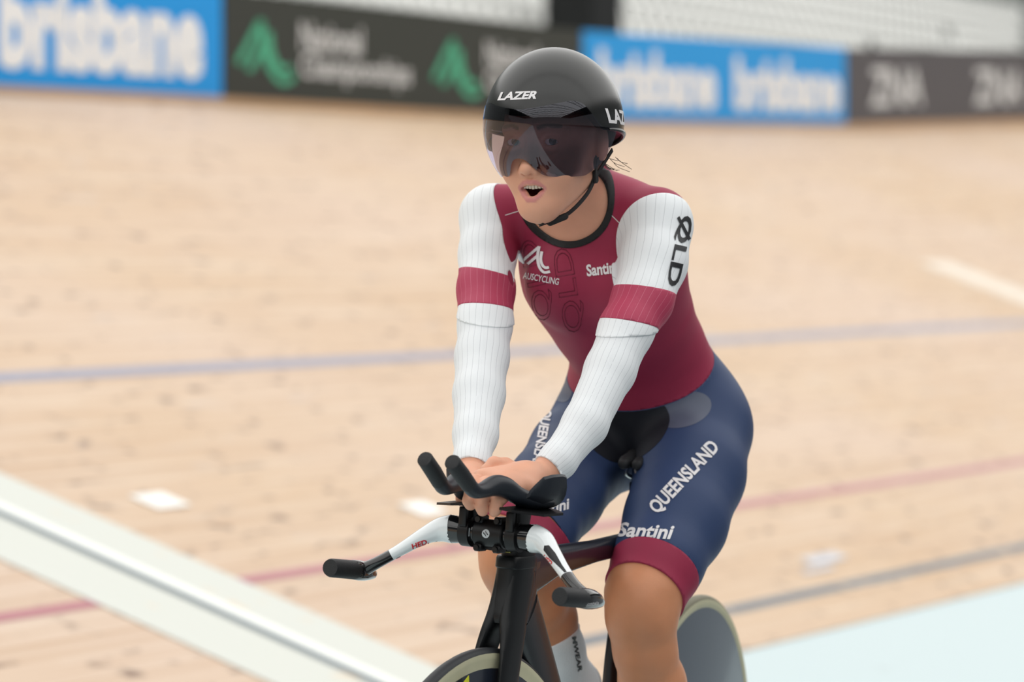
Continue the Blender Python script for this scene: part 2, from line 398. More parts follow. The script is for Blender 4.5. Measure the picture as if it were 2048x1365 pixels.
put_mark('lettering', text_mesh('brisbane', .05), bmap(1.85, 3.85, .085, .56), M['bwhite'], b1, .3)
b2 = board(6.46, 11.14, (54, 57, 51), 'black board with green peak logos and National Championships lettering')
for t0 in (6.58, 8.96):
    put_mark('logo', cycling_mark(), bmap(t0, t0+.68, .09, .44), M['bgreen'], b2, .3)
    put_mark('lettering', text_mesh('National', .02), bmap(t0+.74, t0+1.48, .29, .45), M['bgrey'], b2, .3)
    put_mark('lettering', text_mesh('Championships', .02), bmap(t0+.74, t0+2.10, .10, .28), M['bgrey'], b2, .3)
b3 = board(11.16, 15.9, (36, 166, 244), 'lighter blue board carrying brisbane twice beside the helmet')
for a_, b_ in ((11.39, 13.37), (13.70, 15.78)): put_mark('lettering', text_mesh('brisbane', .05), bmap(a_, b_, .085, .47), M['bwhite'], b3, .3)
b4 = board(15.92, 58, (92, 90, 94), 'dark grey board with pale block letters at the far right')
for a_, b_ in ((16.42, 17.57), (18.80, 20.03)): put_mark('lettering', text_mesh('ZNA', .03), bmap(a_, b_, .13, .43), M['bgrey'], b4, .3)

# ------------------------------------------------------------------ grandstand with seats
M['seat'] = mat('seat_white', srgb(252, 252, 248), .45, noise=.03); M['seatleg'] = mat('seat_leg', srgb(120, 124, 122), .5, noise=.05); M['void'] = mat('opening_dark', srgb(22, 24, 24), .8, noise=.1)
STD0 = 15.0                                                      # distance of the first seat row behind the boards
def stand(tau, back, z): return Q0 + TT*tau + NN*(5.9 + STD0 + back) + Z0*z
Z1 = 4.15; NROW = 8
for r in range(NROW):
    mb = MB(); secs = []
    for t in (-30, 120): secs.append([stand(t, r*.8-.25, Z1+r*.42-1.2), stand(t, r*.8+.75, Z1+r*.42-1.2), stand(t, r*.8+.75, Z1+r*.42), stand(t, r*.8-.25, Z1+r*.42)])
    o = mb.loft(secs).build('stand_step', M['stand'], smooth=False); tag(o, 'pale concrete step of the grandstand', 'stand', kind='structure')
mb = MB(); mb.loft([[stand(t, b_, z) for b_, z in ((NROW*.8-.2, 0), (NROW*.8+.2, 0), (NROW*.8+.2, 14), (NROW*.8-.2, 14))] for t in (-30, 120)])
tag(mb.build('wall_back', M['stand'], smooth=False), 'pale wall behind the grandstand', 'wall', kind='structure')
def seat_parts():
    ex, ey, ez = TT, NN, Z0; out = []
    mb = MB(); secs = []
    for zz, y_, hw in ((.36, .16, .190), (.44, .19, .205), (.54, .22, .205), (.66, .25, .190), (.70, .257, .15)):
        secs.append([ex*x*hw + ey*(y_ + .03*(1-x*x) + d) + ez*zz for x, d in ((-1, 0), (-.5, 0), (0, 0), (.5, 0), (1, 0), (1, .02), (.5, .02), (0, .02), (-.5, .02), (-1, .02))])
    mb.loft(secs); out.append(('backrest', mb, M['seat']))
    mb = MB(); secs = []
    for y_, zz, hw in ((-.20, .40, .16), (-.19, .425, .175), (0, .41, .18), (.14, .40, .17)):
        secs.append([ex*x*hw + ey*y_ + ez*(zz + .015*abs(x) + d) for x, d in ((-1, 0), (0, 0), (1, 0), (1, -.03), (0, -.03), (-1, -.03))])
    mb.loft(secs); out.append(('seat_pan', mb, M['seat']))
    mb = MB(); mb.tube([ez*.0 + ey*.05, ez*.39 + ey*.05], .025, 8); mb.box(ez*.01 + ey*.05, ex*.06, ey*.08, ez*.01); out.append(('pedestal', mb, M['seatleg']))
    return out
SEATS = [(n, mb.build('seat_'+n, m).data) for n, mb, m in seat_parts()]
for o in [o for o in bpy.data.objects if o.name.startswith('seat_')]: bpy.data.objects.remove(o)
def px(q):
    d = q-CC; z = d@FW; return 1024+FPX*(d@RT)/z, 682.5-FPX*(d@UPV)/z
_tx = np.arange(4, 30, .25); _bx = [px(outer(t)+Z0*BH_) for t in _tx]
def board_top(x): return np.interp(x, [q[0] for q in _bx], [q[1] for q in _bx])
GAP = [(r, 1180, 1246) for r in range(3)] + [(1, 1540, 1560), (2, 1748, 1775), (0, 1300, 1330), (4, 1900, 1930)]
nseat = 0; ROWN = ('lowest', 'second', 'third', 'fourth', 'fifth', 'sixth', 'seventh', 'eighth')
for r in range(NROW):
    for i, t in enumerate(np.arange(10, 110, .56)):
        q = stand(t, r*.8, Z1+r*.42); x, y0 = px(q+Z0*.80); x, y1 = px(q+Z0*.1)
        if not (-15 < x < 2060 and y1 > 8 and y0 < board_top(x)-4) or any(g[0] == r and g[1] < x < g[2] for g in GAP): continue
        nx = nrm(NN); ro = bpy.data.objects.new('stadium_seat', None); COL.objects.link(ro); ro.location = Vector(q)
        where = 'black board' if x < 1170 else 'blue board right of the helmet' if x < 1690 else 'dark grey board at the right'
        tag(ro, 'white grandstand seat, %s row up, above the %s' % (ROWN[r], where), 'seat', 'white seats in the grandstand')
        for n, me in SEATS:
            c = bpy.data.objects.new(n, me); COL.objects.link(c); c.parent = ro
        nseat += 1
print('seats', nseat)
# dark stair opening in the stand
mb = MB(); q = stand(0, 0, 0)
def stand_at(xp, back):                                          # where the sight line through xp meets the seat row
    n = NN @ (ray(xp, 0)); d = (NN @ (Q0-CC) + 5.9 + STD0 + back)/n; p = CC + d*ray(xp, 0); return (p-Q0) @ TT
ta, tb = stand_at(1182, -.3), stand_at(1240, -.3)
mb.loft([[stand(t, b_, z) for b_, z in ((-.34, 3.6), (.5, 3.6), (.5, 5.9), (-.34, 5.9))] for t in (ta, tb)])
tag(mb.build('stair_opening', M['void'], smooth=False), 'dark stair opening between the white seats', 'opening', kind='structure')
# ------------------------------------------------------------------ implicit body: smooth unions of tapered ellipsoids
class Prim:
    __slots__ = ('a', 'R', 'L', 'ra', 'rb', 'k', 'sub', 'c', 'br')
    def __init__(s, a, b, ra, rb, lat=None, k=.02, sub=False):
        a = np.asarray(a, float); b = np.asarray(b, float); d = b-a; L = np.linalg.norm(d)
        ez = d/L if L > 1e-6 else None
        if ez is None: ez = np.array([0, 0, 1.]); L = 0.
        lat = np.asarray(lat if lat is not None else (RT if abs(ez[0]) < .9 else Z0), float)
        ex = nrm(lat - ez*(lat@ez)); ey = np.cross(ez, ex)
        f = lambda r: np.array(r if isinstance(r, (list, tuple)) else (r, r, r), float) if not isinstance(r, (list, tuple)) or len(r) == 3 else np.array([r[0], r[1], (r[0]+r[1])/2])
        s.a = a; s.R = np.stack([ex, ey, ez], 1); s.L = L; s.ra = f(ra); s.rb = f(rb); s.k = k; s.sub = sub
        s.c = (a+b)/2; s.br = L/2 + max(s.ra.max(), s.rb.max())
    def d(s, p):
        q = (p-s.a) @ s.R; z = q[:, 2]
        if s.L > 0:
            t = np.clip(z/s.L, 0, 1); r = s.ra + (s.rb-s.ra)*t[:, None]; q = q.copy(); q[:, 2] = z - t*s.L
        else: r = s.ra
        u = q/r; k0 = np.sqrt((u*u).sum(1)); k1 = np.sqrt(((u/r)**2).sum(1)) + 1e-9
        return k0*(k0-1)/k1
def ell(c, r, axes, k=.02, sub=False):                           # ellipsoid with given axes
    p = Prim(c, c, 1., 1., k=k, sub=sub); p.R = np.stack([np.asarray(a, float) for a in axes], 1); p.ra = p.rb = np.array(r, float); p.br = max(r); return p
def chain(st, k=.015, lat=None):                                 # st: list of (point, radius)
    return [Prim(st[i][0], st[i+1][0], st[i][1], st[i+1][1], lat, k) for i in range(len(st)-1)]
def field(prims, p, cull=None):
    d = np.full(len(p), .5)
    for q in prims:
        if cull is not None and np.linalg.norm(q.c-cull[0]) > q.br + cull[1] + .04: continue
        e = q.d(p)
        if q.sub:
            h = np.clip(.5 - .5*(d+e)/q.k, 0, 1); d = d*(1-h) + (-e)*h + q.k*h*(1-h)
        else:
            h = np.clip(.5 + .5*(d-e)/q.k, 0, 1); d = d*(1-h) + e*h - q.k*h*(1-h)
    return d
def smin(a, b, k):
    if k <= 0: return np.minimum(a, b)
    h = np.clip(.5 + .5*(b-a)/k, 0, 1); return b*(1-h) + a*h - k*h*(1-h)
def mesh_field(fn, lo, hi, hs, ch=14):
    lo = np.asarray(lo, float); n = np.ceil((np.asarray(hi)-lo)/hs).astype(int)+1
    G = np.full(n, .5, np.float32); R = ch*hs*math.sqrt(3)/2
    for i in range(0, n[0], ch):
        for j in range(0, n[1], ch):
            for k in range(0, n[2], ch):
                e = np.minimum([i+ch, j+ch, k+ch], n); m = e-[i, j, k]
                c = lo + (np.array([i, j, k]) + m/2)*hs
                d0 = fn(c[None], (c, R))[0]
                if abs(d0) > R*1.15 + .006: G[i:e[0], j:e[1], k:e[2]] = d0; continue
                g = np.stack(np.meshgrid(*[lo[a]+(np.arange(m[a])+[i, j, k][a])*hs for a in range(3)], indexing='ij'), -1).reshape(-1, 3)
                G[i:e[0], j:e[1], k:e[2]] = fn(g, (c, R)).reshape(m)
    I = G < 0
    s = I[:-1, :-1, :-1].astype(np.int8)
    cnt = sum(I[a:n[0]-1+a, b:n[1]-1+b, c:n[2]-1+c].astype(np.int8) for a in (0, 1) for b in (0, 1) for c in (0, 1))
    cells = np.argwhere((cnt > 0) & (cnt < 8)); vid = np.full(cnt.shape, -1, np.int32); vid[tuple(cells.T)] = np.arange(len(cells))
    acc = np.zeros((len(cells), 3)); num = np.zeros(len(cells))
    for ax in range(3):
        o = [a for a in range(3) if a != ax]
        for b in (0, 1):
            for c in (0, 1):
                p0 = cells.copy(); p0[:, o[0]] += b; p0[:, o[1]] += c; p1 = p0.copy(); p1[:, ax] += 1
                f0 = G[tuple(p0.T)]; f1 = G[tuple(p1.T)]; x = (f0 < 0) != (f1 < 0)
                t = np.where(x, f0/np.where(x, f0-f1, 1), 0); q = p0.astype(float); q[:, ax] += t
                acc[x] += q[x]; num[x] += 1
    V = lo + acc/num[:, None]*hs
    quads = []
    for ax in range(3):
        o = [a for a in range(3) if a != ax]; o = o if ax != 1 else o[::-1]
        sl0 = [slice(None)]*3; sl1 = [slice(None)]*3; sl0[ax] = slice(0, -1); sl1[ax] = slice(1, None)
        X = I[tuple(sl0)] != I[tuple(sl1)]; e = np.argwhere(X)
        e = e[(e[:, o[0]] > 0) & (e[:, o[1]] > 0) & (e[:, o[0]] < n[o[0]]-1) & (e[:, o[1]] < n[o[1]]-1)]
        ins = I[tuple(e.T)]
        def at(b, c): q = e.copy(); q[:, o[0]] -= b; q[:, o[1]] -= c; return vid[tuple(q.T)]
        f = np.stack([at(1, 1), at(0, 1), at(0, 0), at(1, 0)], 1); f[~ins] = f[~ins][:, ::-1]; quads.append(f)
    Fq = np.concatenate(quads); Fq = Fq[(Fq >= 0).all(1)]
    T = np.concatenate([Fq[:, [0, 1, 2]], Fq[:, [0, 2, 3]]])
    e = .0006; f0 = fn(V, None); g = np.stack([fn(V+np.eye(3)[a]*e, None)-f0 for a in range(3)], 1)/e   # step onto the surface
    V = V - (f0/((g*g).sum(1)+1e-6))[:, None].clip(-hs, hs)*g
    return V, T
def vnormals(V, T):
    fn_ = np.cross(V[T[:, 1]]-V[T[:, 0]], V[T[:, 2]]-V[T[:, 0]]); N = np.zeros_like(V)
    for i in range(3): np.add.at(N, T[:, i], fn_)
    return N/(np.linalg.norm(N, axis=1)[:, None]+1e-12)
def clip(V, T, s, attrs):                                        # keep s > 0, cutting triangles exactly at s = 0
    ins = s > 0; c = ins[T].sum(1); keep = T[c == 3]; new = [keep]; ed = []
    one = T[c == 1]; two = T[c == 2]
    def rot(A, want):
        k = np.argmax(ins[A] == want, axis=1); return np.stack([A[np.arange(len(A)), (k+i) % 3] for i in range(3)], 1)
    one = rot(one, True); two = rot(two, False)
    E = np.concatenate([one[:, [0, 1]], one[:, [0, 2]], two[:, [0, 1]], two[:, [0, 2]]])
    if len(E) == 0:
        U, inv = np.zeros((0, 2), int), np.zeros(0, int)
    else: U, inv = np.unique(np.sort(E, 1), axis=0, return_inverse=True); inv = inv.ravel()
    t = s[U[:, 0]]/(s[U[:, 0]]-s[U[:, 1]]) if len(U) else np.zeros(0)
    mixv = lambda A: A[U[:, 0]] + (A[U[:, 1]]-A[U[:, 0]])*(t if A.ndim == 1 else t[:, None])
    V2 = np.concatenate([V, mixv(V)]); at2 = {k: np.concatenate([a, mixv(a)]) for k, a in attrs.items()}
    n0 = len(V); m1, m2 = len(one), len(two); i = inv + n0
    a1, b1, a2, b2 = i[:m1], i[m1:2*m1], i[2*m1:2*m1+m2], i[2*m1+m2:]
    new += [np.stack([one[:, 0], a1, b1], 1), np.stack([a2, two[:, 1], two[:, 2]], 1), np.stack([a2, two[:, 2], b2], 1)]
    T2 = np.concatenate(new); used = np.unique(T2); mp = np.zeros(len(V2), int); mp[used] = np.arange(len(used))
    return V2[used], mp[T2], {k: a[used] for k, a in at2.items()}

# ------------------------------------------------------------------ rider: joints from the photograph
SHL, SHR = P(1313, 457, 6.03), P(983, 440, 6.13)
LAT = nrm(SHL-SHR)
PEL = P(1305, 880, 6.36); NECKB = P(1172, 440, 6.10)
SPINE = nrm(NECKB-PEL); LATP = nrm(BL0*1.0); FRONT = nrm(np.cross(SPINE, LAT)); FRONT = FRONT if FRONT[1] < 0 else -FRONT
tor = [(P(1300, 862, 6.372), (.120, .096, .068)), (P(1293, 785, 6.340), (.124, .098)), (P(1276, 700, 6.285), (.101, .088)), (P(1238, 620, 6.215), (.108, .096)), (P(1207, 545, 6.155), (.124, .104)), (P(1188, 480, 6.125), (.120, .085))]
G_TORSO = chain(tor, .03, LAT)
G_TORSO += [Prim(P(1185, 425, 6.12), SHL + Z0*.014, (.053, .053, .053), (.045, .045, .045), k=.04),
            Prim(P(1160, 425, 6.13), SHR + Z0*.010, (.050, .050, .050), (.040, .040, .040), k=.04),
            Prim(P(1172, 445, 6.11), P(1146, 345, 6.03), (.055, .055, .055), (.049, .052, .05), k=.03),
            ell(P(1124, 574, 6.075), (.052, .043, .055), (LAT, FRONT, SPINE), .045),
            ell(P(1258, 588, 6.045), (.052, .041, .055), (LAT, FRONT, SPINE), .045),
            Prim(P(1390, 848, 6.33), P(1230, 850, 6.41), .083, .084, k=.05)]
ARML = [(SHL, .0505), (P(1307, 525, 5.99), .0465), (P(1285, 600, 5.945), .0410), (P(1253, 662, 5.905), .0372), (P(1220, 742, 5.865), .0350), (P(1170, 850, 5.80), .0305), (P(1116, 922, 5.755), .0245), (P(1086, 950, 5.738), .0220)]
ARMR = [(SHR, .0440), (P(975, 510, 6.085), .0395), (P(972, 580, 6.035), .0388), (P(970, 650, 5.985), .0380), (P(964, 715, 5.945), .0375), (P(958, 790, 5.89), .0355), (P(951, 870, 5.83), .0300), (P(943, 925, 5.785), .0240), (P(941, 945, 5.77), .0228)]
LEGL = [(P(1396, 868, 6.31), .082), (P(1379, 948, 6.24), .0845), (P(1351, 1045, 6.16), .0775), (P(1316, 1125, 6.09), .067), (P(1288, 1190, 6.055), .0585), (P(1283, 1235, 6.045), .0530), (P(1290, 1300, 6.065), .0475), (P(1304, 1370, 6.100), .0500), (P(1312, 1500, 6.13), .046), (P(1318, 1640, 6.14), .034), (P(1320, 1700, 6.14), .034)]
LEGR = [(P(1215, 868, 6.42), .092), (P(1160, 915, 6.33), .080), (P(1110, 985, 6.21), .075), (P(1060, 1055, 6.10), .069), (P(1034, 1100, 6.055), .057), (P(1032, 1132, 6.05), .0525), (P(1060, 1190, 6.115), .056), (P(1084, 1240, 6.18), .0535), (P(1108, 1300, 6.24), .045), (P(1140, 1370, 6.31), .038)]
G_ARML = chain(ARML, .012); G_ARMR = chain(ARMR, .012)
G_LEGL = chain(LEGL, .014) + [ell(P(1272, 1205, 6.015), (.030, .03, .034), (RT, np.array([0, 1., 0]), Z0), .03), ell(P(1318, 1400, 6.15), (.045, .045, .085), (RT, np.array([0, 1., 0]), Z0), .03)]
G_LEGR = chain(LEGR, .014) + [ell(P(1018, 1120, 6.01), (.030, .03, .034), (RT, np.array([0, 1., 0]), Z0), .03)]
def foot(ank, toe, heel):
    return [Prim(ank, heel, .036, .033, k=.02), Prim(heel, toe, (.034, .03, .03), (.038, .022, .03), BL0, .02), Prim(ank, toe, .036, .026, k=.025)]
AL = P(1320, 1700, 6.14); AR = P(1140, 1370, 6.31)
TOL, HEL = B(.535, .115, .150), B(.385, .10, .225)
TOR_, HER = B(.335, -.115, .375), B(.235, -.098, .485)
G_LEGL += foot(AL, TOL, HEL); G_LEGR += foot(AR, TOR_, HER)
# hands: palm, four fingers with two bends, thumb
def hand(wr, pts, palm, fingers, thumb, k=.008):
    out = [Prim(wr, palm[0], .021, palm[1], k=.012), Prim(palm[0], palm[2], palm[1], palm[3], k=.012)]
    g = [out]
    for f in fingers + [thumb]: g.append(chain(f, .004))
    return g
WL, WR = ARML[-1][0], ARMR[-1][0]
KN = [P(1010, 980, 5.632), P(992, 973, 5.635), P(970, 967, 5.640), P(949, 962, 5.648)]     # left knuckles: little to index
HANDL = [[Prim(WL, P(1050, 957, 5.705), .0215, (.024, .020, .022), k=.012), Prim(P(1050, 957, 5.705), P(998, 964, 5.655), (.026, .021, .02), (.026, .017, .02), k=.015),
          Prim(P(1050, 956, 5.715), P(965, 958, 5.665), .019, .0145, k=.015), Prim(P(1058, 974, 5.685), P(1022, 978, 5.645), .0165, .012, k=.008),
          Prim(P(1040, 970, 5.668), P(1050, 976, 5.672), .0145, .0145, k=.006)]]
def fing(a, b, c, d, r0, r1): return chain([(a, r0), (b, (r0+r1)/2*1.06), (c, (r0+r1)/2*.98), (d, r1)], .004)
HANDL += [fing(KN[0], P(1008, 992, 5.612), P(1002, 1000, 5.608), P(999, 1005, 5.608), .0092, .0070),
          fing(KN[1], P(995, 1000, 5.607), P(991, 1017, 5.605), P(989, 1024, 5.607), .0100, .0080),
          fing(KN[2], P(967, 992, 5.607), P(963, 1013, 5.604), P(965, 1022, 5.606), .0102, .0083),
          fing(KN[3], P(943, 984, 5.614), P(938, 1002, 5.610), P(941, 1010, 5.612), .0100, .0084),
          fing(P(1046, 948, 5.730), P(1010, 931, 5.715), P(988, 928, 5.702), P(971, 942, 5.695), .0120, .0086)]
RK = [P(922, 958, 5.715), P(931, 964, 5.710), P(940, 970, 5.708), P(949, 976, 5.708)]
HANDR = [[Prim(WR, P(938, 957, 5.748), .0215, (.026, .019, .022), k=.012), Prim(P(938, 957, 5.748), P(935, 964, 5.718), (.030, .018, .022), (.028, .015, .02), k=.015)]]
HANDR += [fing(q, q+np.array([.0, -.020, -.012]), q+np.array([.002, -.022, -.028]), q+np.array([.004, -.012, -.034]), .0098, .008) for q in RK]
HANDR += [fing(P(948, 953, 5.735), P(958, 958, 5.715), P(957, 964, 5.700), P(952, 970, 5.692), .0115, .0085)]
# head
HA = (HL, HF, HU)
def he(c, r, k=.02, sub=False): return ell(Hd(*c), r, HA, k, sub)
def hc(a, b, ra, rb, k=.015, sub=False): return Prim(Hd(*a), Hd(*b), ra, rb, HL, k, sub)
G_HEAD = [he((0, -.092, .030), (.073, .094, .086)), he((0, -.058, -.026), (.058, .058, .068), .03), he((0, -.030, -.062), (.042, .034, .040), .025),
          he((0, -.018, -.0975), (.019, .016, .015), .022)]
for s in (-1, 1):
    G_HEAD += [hc((s*.012, -.022, -.100), (s*.046, -.080, -.060), .014, .014, .03), he((s*.037, -.028, -.034), (.024, .022, .024), .03),
               hc((s*.012, -.002, .021), (s*.044, -.014, .018), .008, .007, .015), he((s*.071, -.098, -.006), (.008, .018, .030), .008)]
G_HEAD += [hc((0, -.004, .004), (0, .013, -.036), .0075, .0095, .012), he((0, .016, -.0395), (.0098, .0095, .0088), .008)]
for s in (-1, 1): G_HEAD += [he((s*.0105, .006, -.0425), (.0072, .0095, .0070), .006), he((s*.0058, .013, -.0485), (.0034, .0050, .0036), .003, True)]
for s in (-1, 1):                                                # eyes: socket, lids, opening
    G_HEAD += [he((s*.031, .008, -.002), (.019, .014, .011), .012, True), he((s*.031, -.0135, 0), (.0155, .0145, .0125), .006), he((s*.031, .004, -.0005), (.0135, .018, .0052), .002, True)]
# lips and open mouth
UL = [(-.0195, -.0105, -.0682), (-.0125, -.0005, -.0612), (-.0042, .0045, -.0588), (0, .0038, -.0598), (.0042, .0045, -.0588), (.0125, -.0005, -.0612), (.0195, -.0105, -.0682)]
LLp = [(-.0195, -.0105, -.0690), (-.0135, -.004, -.0785), (-.0055, .0010, -.0858), (.0055, .0010, -.0858), (.0135, -.004, -.0785), (.0195, -.0105, -.0690)]
G_HEAD += [he((0, -.012, -.0722), (.0205, .024, .0142), .004, True)]
for A, r in ((UL, .0040), (LLp, .0044)):
    for i in range(len(A)-1): G_HEAD.append(hc(A[i], A[i+1], r*(.62 if i == 0 else 1), r*(.62 if i == len(A)-2 else 1), .004))
G_NECK = [Prim(P(1172, 445, 6.10), P(1138, 345, 6.00), (.055, .055, .055), (.050, .053, .052), k=.03)]

def f_head(p, c): return smin(field(G_HEAD, p, c), field(G_TORSO, p, c), .022)
def f_hand(g): return lambda p, c: np.minimum.reduce([field(g[0], p, c)] + [smin(field(g[0], p, c), field(f, p, c), .0035) for f in g[1:]])
F_HL, F_HR = f_hand(HANDL), f_hand(HANDR)
def f_body(p, c):
    t = field(G_TORSO, p, c)
    a = smin(t, field(G_ARML, p, c), .022); a = smin(a, field(G_ARMR, p, c), .022)
    l = smin(field(G_LEGL, p, c), field(G_LEGR, p, c), .005); a = smin(a, l, .026)
    return smin(a, field(G_HEAD[:9], p, c), .022)
import time; _t = time.time()
bl, bhi = np.array([-.20, 5.55, .10]), np.array([.52, 6.55, 1.40])
BV, BT = mesh_field(f_body, bl, bhi, .0045)
HV, HT = mesh_field(lambda p, c: smin(f_head(p, c), np.minimum(field(G_ARML, p, c), field(G_ARMR, p, c)), .022), Hd(0, -.09, -.03)-[.135, .16, .20], Hd(0, -.09, 0)+[.135, .15, .15], .0022)
LV, LT = mesh_field(lambda p, c: np.minimum(F_HL(p, c), field(G_ARML, p, c)), P(915, 1045, 5.575)-[.01, 0, .01], P(1100, 915, 5.80)+[.02, 0, .01], .0020)
RV, RT_ = mesh_field(lambda p, c: np.minimum(F_HR(p, c), field(G_ARMR, p, c)), P(880, 1030, 5.60)-[.02, 0, .01], P(985, 920, 5.80)+[.0, .02, .01], .0022)
# cut planes: neck base, both wrists
NK0 = P(1172, 455, 6.09); NKN = nrm(P(1138, 345, 6.00)-P(1172, 445, 6.10))
def side(V, p, n): return (V-p)@n
wln = nrm(ARML[-1][0]-ARML[-2][0]); wlp = ARML[-1][0]-wln*.012; wrn = nrm(ARMR[-1][0]-ARMR[-2][0]); wrp = ARMR[-1][0]-wrn*.006
def near(V, c, r): return r - np.linalg.norm(V-c, axis=1)
hcut = Hd(0, -.06, -.02)
HEADSEL = lambda V: np.minimum(side(V, Hd(0, -.1, -.135), nrm(HU*.9+HF*.35)), near(V, Hd(0, -.08, 0), .19))
for wp, wn, ga, gb in ((wlp, wln, G_ARML, G_ARMR), (wrp, wrn, G_ARMR, G_ARML)): BV, BT, _ = clip(BV, BT, -np.minimum(np.minimum(side(BV, wp, wn), near(BV, wp, .16)), field(gb, BV)-field(ga, BV)), {})
FV, FT = BV.copy(), BT.copy(); BV, BT, _ = clip(BV, BT, -HEADSEL(BV), {})                                                  # uncut copy that the clothes are made from
HV, HT, _ = clip(HV, HT, HEADSEL(HV), {})
LV, LT, _ = clip(LV, LT, side(LV, wlp, wln), {})
RV, RT_, _ = clip(RV, RT_, side(RV, wrp, wrn), {})
print('mesh', len(BV), len(HV), len(LV), len(RV), time.time()-_t)
# ------------------------------------------------------------------ body mesh and clothing cut from it
NV = [len(BV), len(HV), len(LV), len(RV)]; off = np.cumsum([0]+NV)
AV = np.concatenate([BV, HV, LV, RV]); AT = np.concatenate([BT, HT+off[1], LT+off[2], RT_+off[3]])
hq = (AV-E0) @ np.stack([HL, HF, HU], 1)
SKIN = np.array(srgb(226, 168, 140)[:3]); LIP = np.array(srgb(208, 138, 132)[:3]); MOUTH = np.array(srgb(112, 52, 46)[:3]); BROW = np.array(srgb(70, 50, 40)[:3]); BLUSH = np.array(srgb(222, 150, 126)[:3])
col = np.tile(SKIN, (len(AV), 1))
def blend(m, c):
    global col
    m = np.clip(m, 0, 1)[:, None]; col = col*(1-m) + c*m
isH = np.zeros(len(AV), bool); isH[off[1]:off[2]] = True; hp = Hd(0, 0, 0)
def polydist(A, pts):
    d = np.full(len(pts), 9.)
    for i in range(len(A)-1):
        a, b = np.array(A[i]), np.array(A[i+1]); t = np.clip(((pts-a)@(b-a))/((b-a)@(b-a)), 0, 1); d = np.minimum(d, np.linalg.norm(pts-a-t[:, None]*(b-a), axis=1))
    return d
blend(isH*.5*np.exp(-(((np.abs(hq[:, 0])-.036)/.02)**2 + ((hq[:, 2]+.035)/.018)**2)), BLUSH)
h2 = hq*np.array([1, 0, 1.])
for A, r in ((UL, .0041), (LLp, .0047)): blend(isH*(hq[:, 1] > -.03)*np.clip((r-polydist([(q[0], 0, q[2]) for q in A], h2))/.0016, 0, 1), LIP)
blend(isH*np.clip(((-.0065-hq[:, 1])/.003), 0, 1)*np.clip((1.12-np.sqrt((hq[:, 0]/.0192)**2+((hq[:, 2]+.0722)/.0125)**2))/.12, 0, 1)*(hq[:, 1] > -.05), MOUTH)
for s in (-1, 1): blend(isH*.8*np.clip((.0042-polydist([(s*.017, .006, .021), (s*.030, .003, .0255), (s*.046, -.008, .022)], hq))/.002, 0, 1), BROW)
LEG = np.array(srgb(207, 142, 104)[:3]); _lg = np.minimum(field(G_LEGL, AV), field(G_LEGR, AV)); blend(np.clip((.01-_lg)/.01, 0, 1)*(AV[:, 2] < .92), LEG)  # tan leg tint, with the shade on the legs put into the colour
def skin_material():
    m = mat('skin', (1, 1, 1, 1), .48, sss=.18, spec=.4, bump=.06, bscale=700); nt = m.node_tree; bs = nt.nodes['Principled BSDF']
    a = nt.nodes.new('ShaderNodeAttribute'); a.attribute_name = 'tint'
    n = nt.nodes.new('ShaderNodeTexNoise'); n.inputs['Scale'].default_value = 26; n.inputs['Detail'].default_value = 5
    tc = nt.nodes.new('ShaderNodeTexCoord'); nt.links.new(tc.outputs['Object'], n.inputs['Vector'])
    x = nt.nodes.new('ShaderNodeMix'); x.data_type = 'RGBA'; x.blend_type = 'MULTIPLY'; x.inputs['Factor'].default_value = .35
    r = nt.nodes.new('ShaderNodeMapRange'); r.inputs['From Min'].default_value = .3; r.inputs['From Max'].default_value = .7; r.inputs['To Min'].default_value = .72; r.inputs['To Max'].default_value = 1.0
    nt.links.new(n.outputs['Fac'], r.inputs['Value'])
    cmb = nt.nodes.new('ShaderNodeCombineColor')
    for i_ in range(3): nt.links.new(r.outputs[0], cmb.inputs[i_])
    nt.links.new(a.outputs['Color'], x.inputs['A']); nt.links.new(cmb.outputs[0], x.inputs['B']); nt.links.new(x.outputs['Result'], bs.inputs['Base Color']); return m
M['skin'] = skin_material()
RID = empty('person', tuple(PEL)); RIDER = RID
RID['category'] = 'person'
RID['label'] = 'cyclist in maroon and navy skinsuit with white sleeves, leaning on the bike bars'
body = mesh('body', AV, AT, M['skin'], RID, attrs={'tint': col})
# limb coordinates
def limb(V, st):
    pts = [q[0] for q in st]; best = np.full(len(V), 9.); s_ = np.zeros(len(V)); ang = np.zeros(len(V)); cum = 0.; ref = None
    for i in range(len(pts)-1):
        a, b = pts[i], pts[i+1]; L = np.linalg.norm(b-a); t = (b-a)/L
        ref = nrm((FW if ref is None else ref) - t*((FW if ref is None else ref)@t)); o2 = np.cross(t, ref)
        q = V-a; z = q@t; zc = np.clip(z, 0 if i else -9, L if i < len(pts)-2 else 9); r = q - zc[:, None]*t; d = np.linalg.norm(r, axis=1)
        u = d < best; best[u] = d[u]; s_[u] = cum+zc[u]; ang[u] = np.arctan2((r@o2)[u], (r@ref)[u]); cum += L
    return s_, ang
def s_at(st, q): return float(limb(np.array([q]), st)[0][0])
UB = np.arange(off[0], off[1]); cV, cT = FV, FT; cN = vnormals(cV, cT)
fT, fAL, fAR, fLL, fLR = (field(g, cV) for g in (G_TORSO[:6]+G_TORSO[8:], G_ARML, G_ARMR, G_LEGL, G_LEGR))
sAL, aAL = limb(cV, ARML); sAR, aAR = limb(cV, ARMR); sLL, aLL = limb(cV, LEGL); sLR, aLR = limb(cV, LEGR)
nmask = nrm
seamL = (cV - P(1296, 470, 6.0)) @ nrm(LAT*.80 - SPINE*.33 + FRONT*.30)
seamR = (cV - P(1004, 450, 6.08)) @ nrm(-LAT*.84 - SPINE*.30 + FRONT*.22)
oth = np.minimum(np.minimum(fLL, fLR), fT)
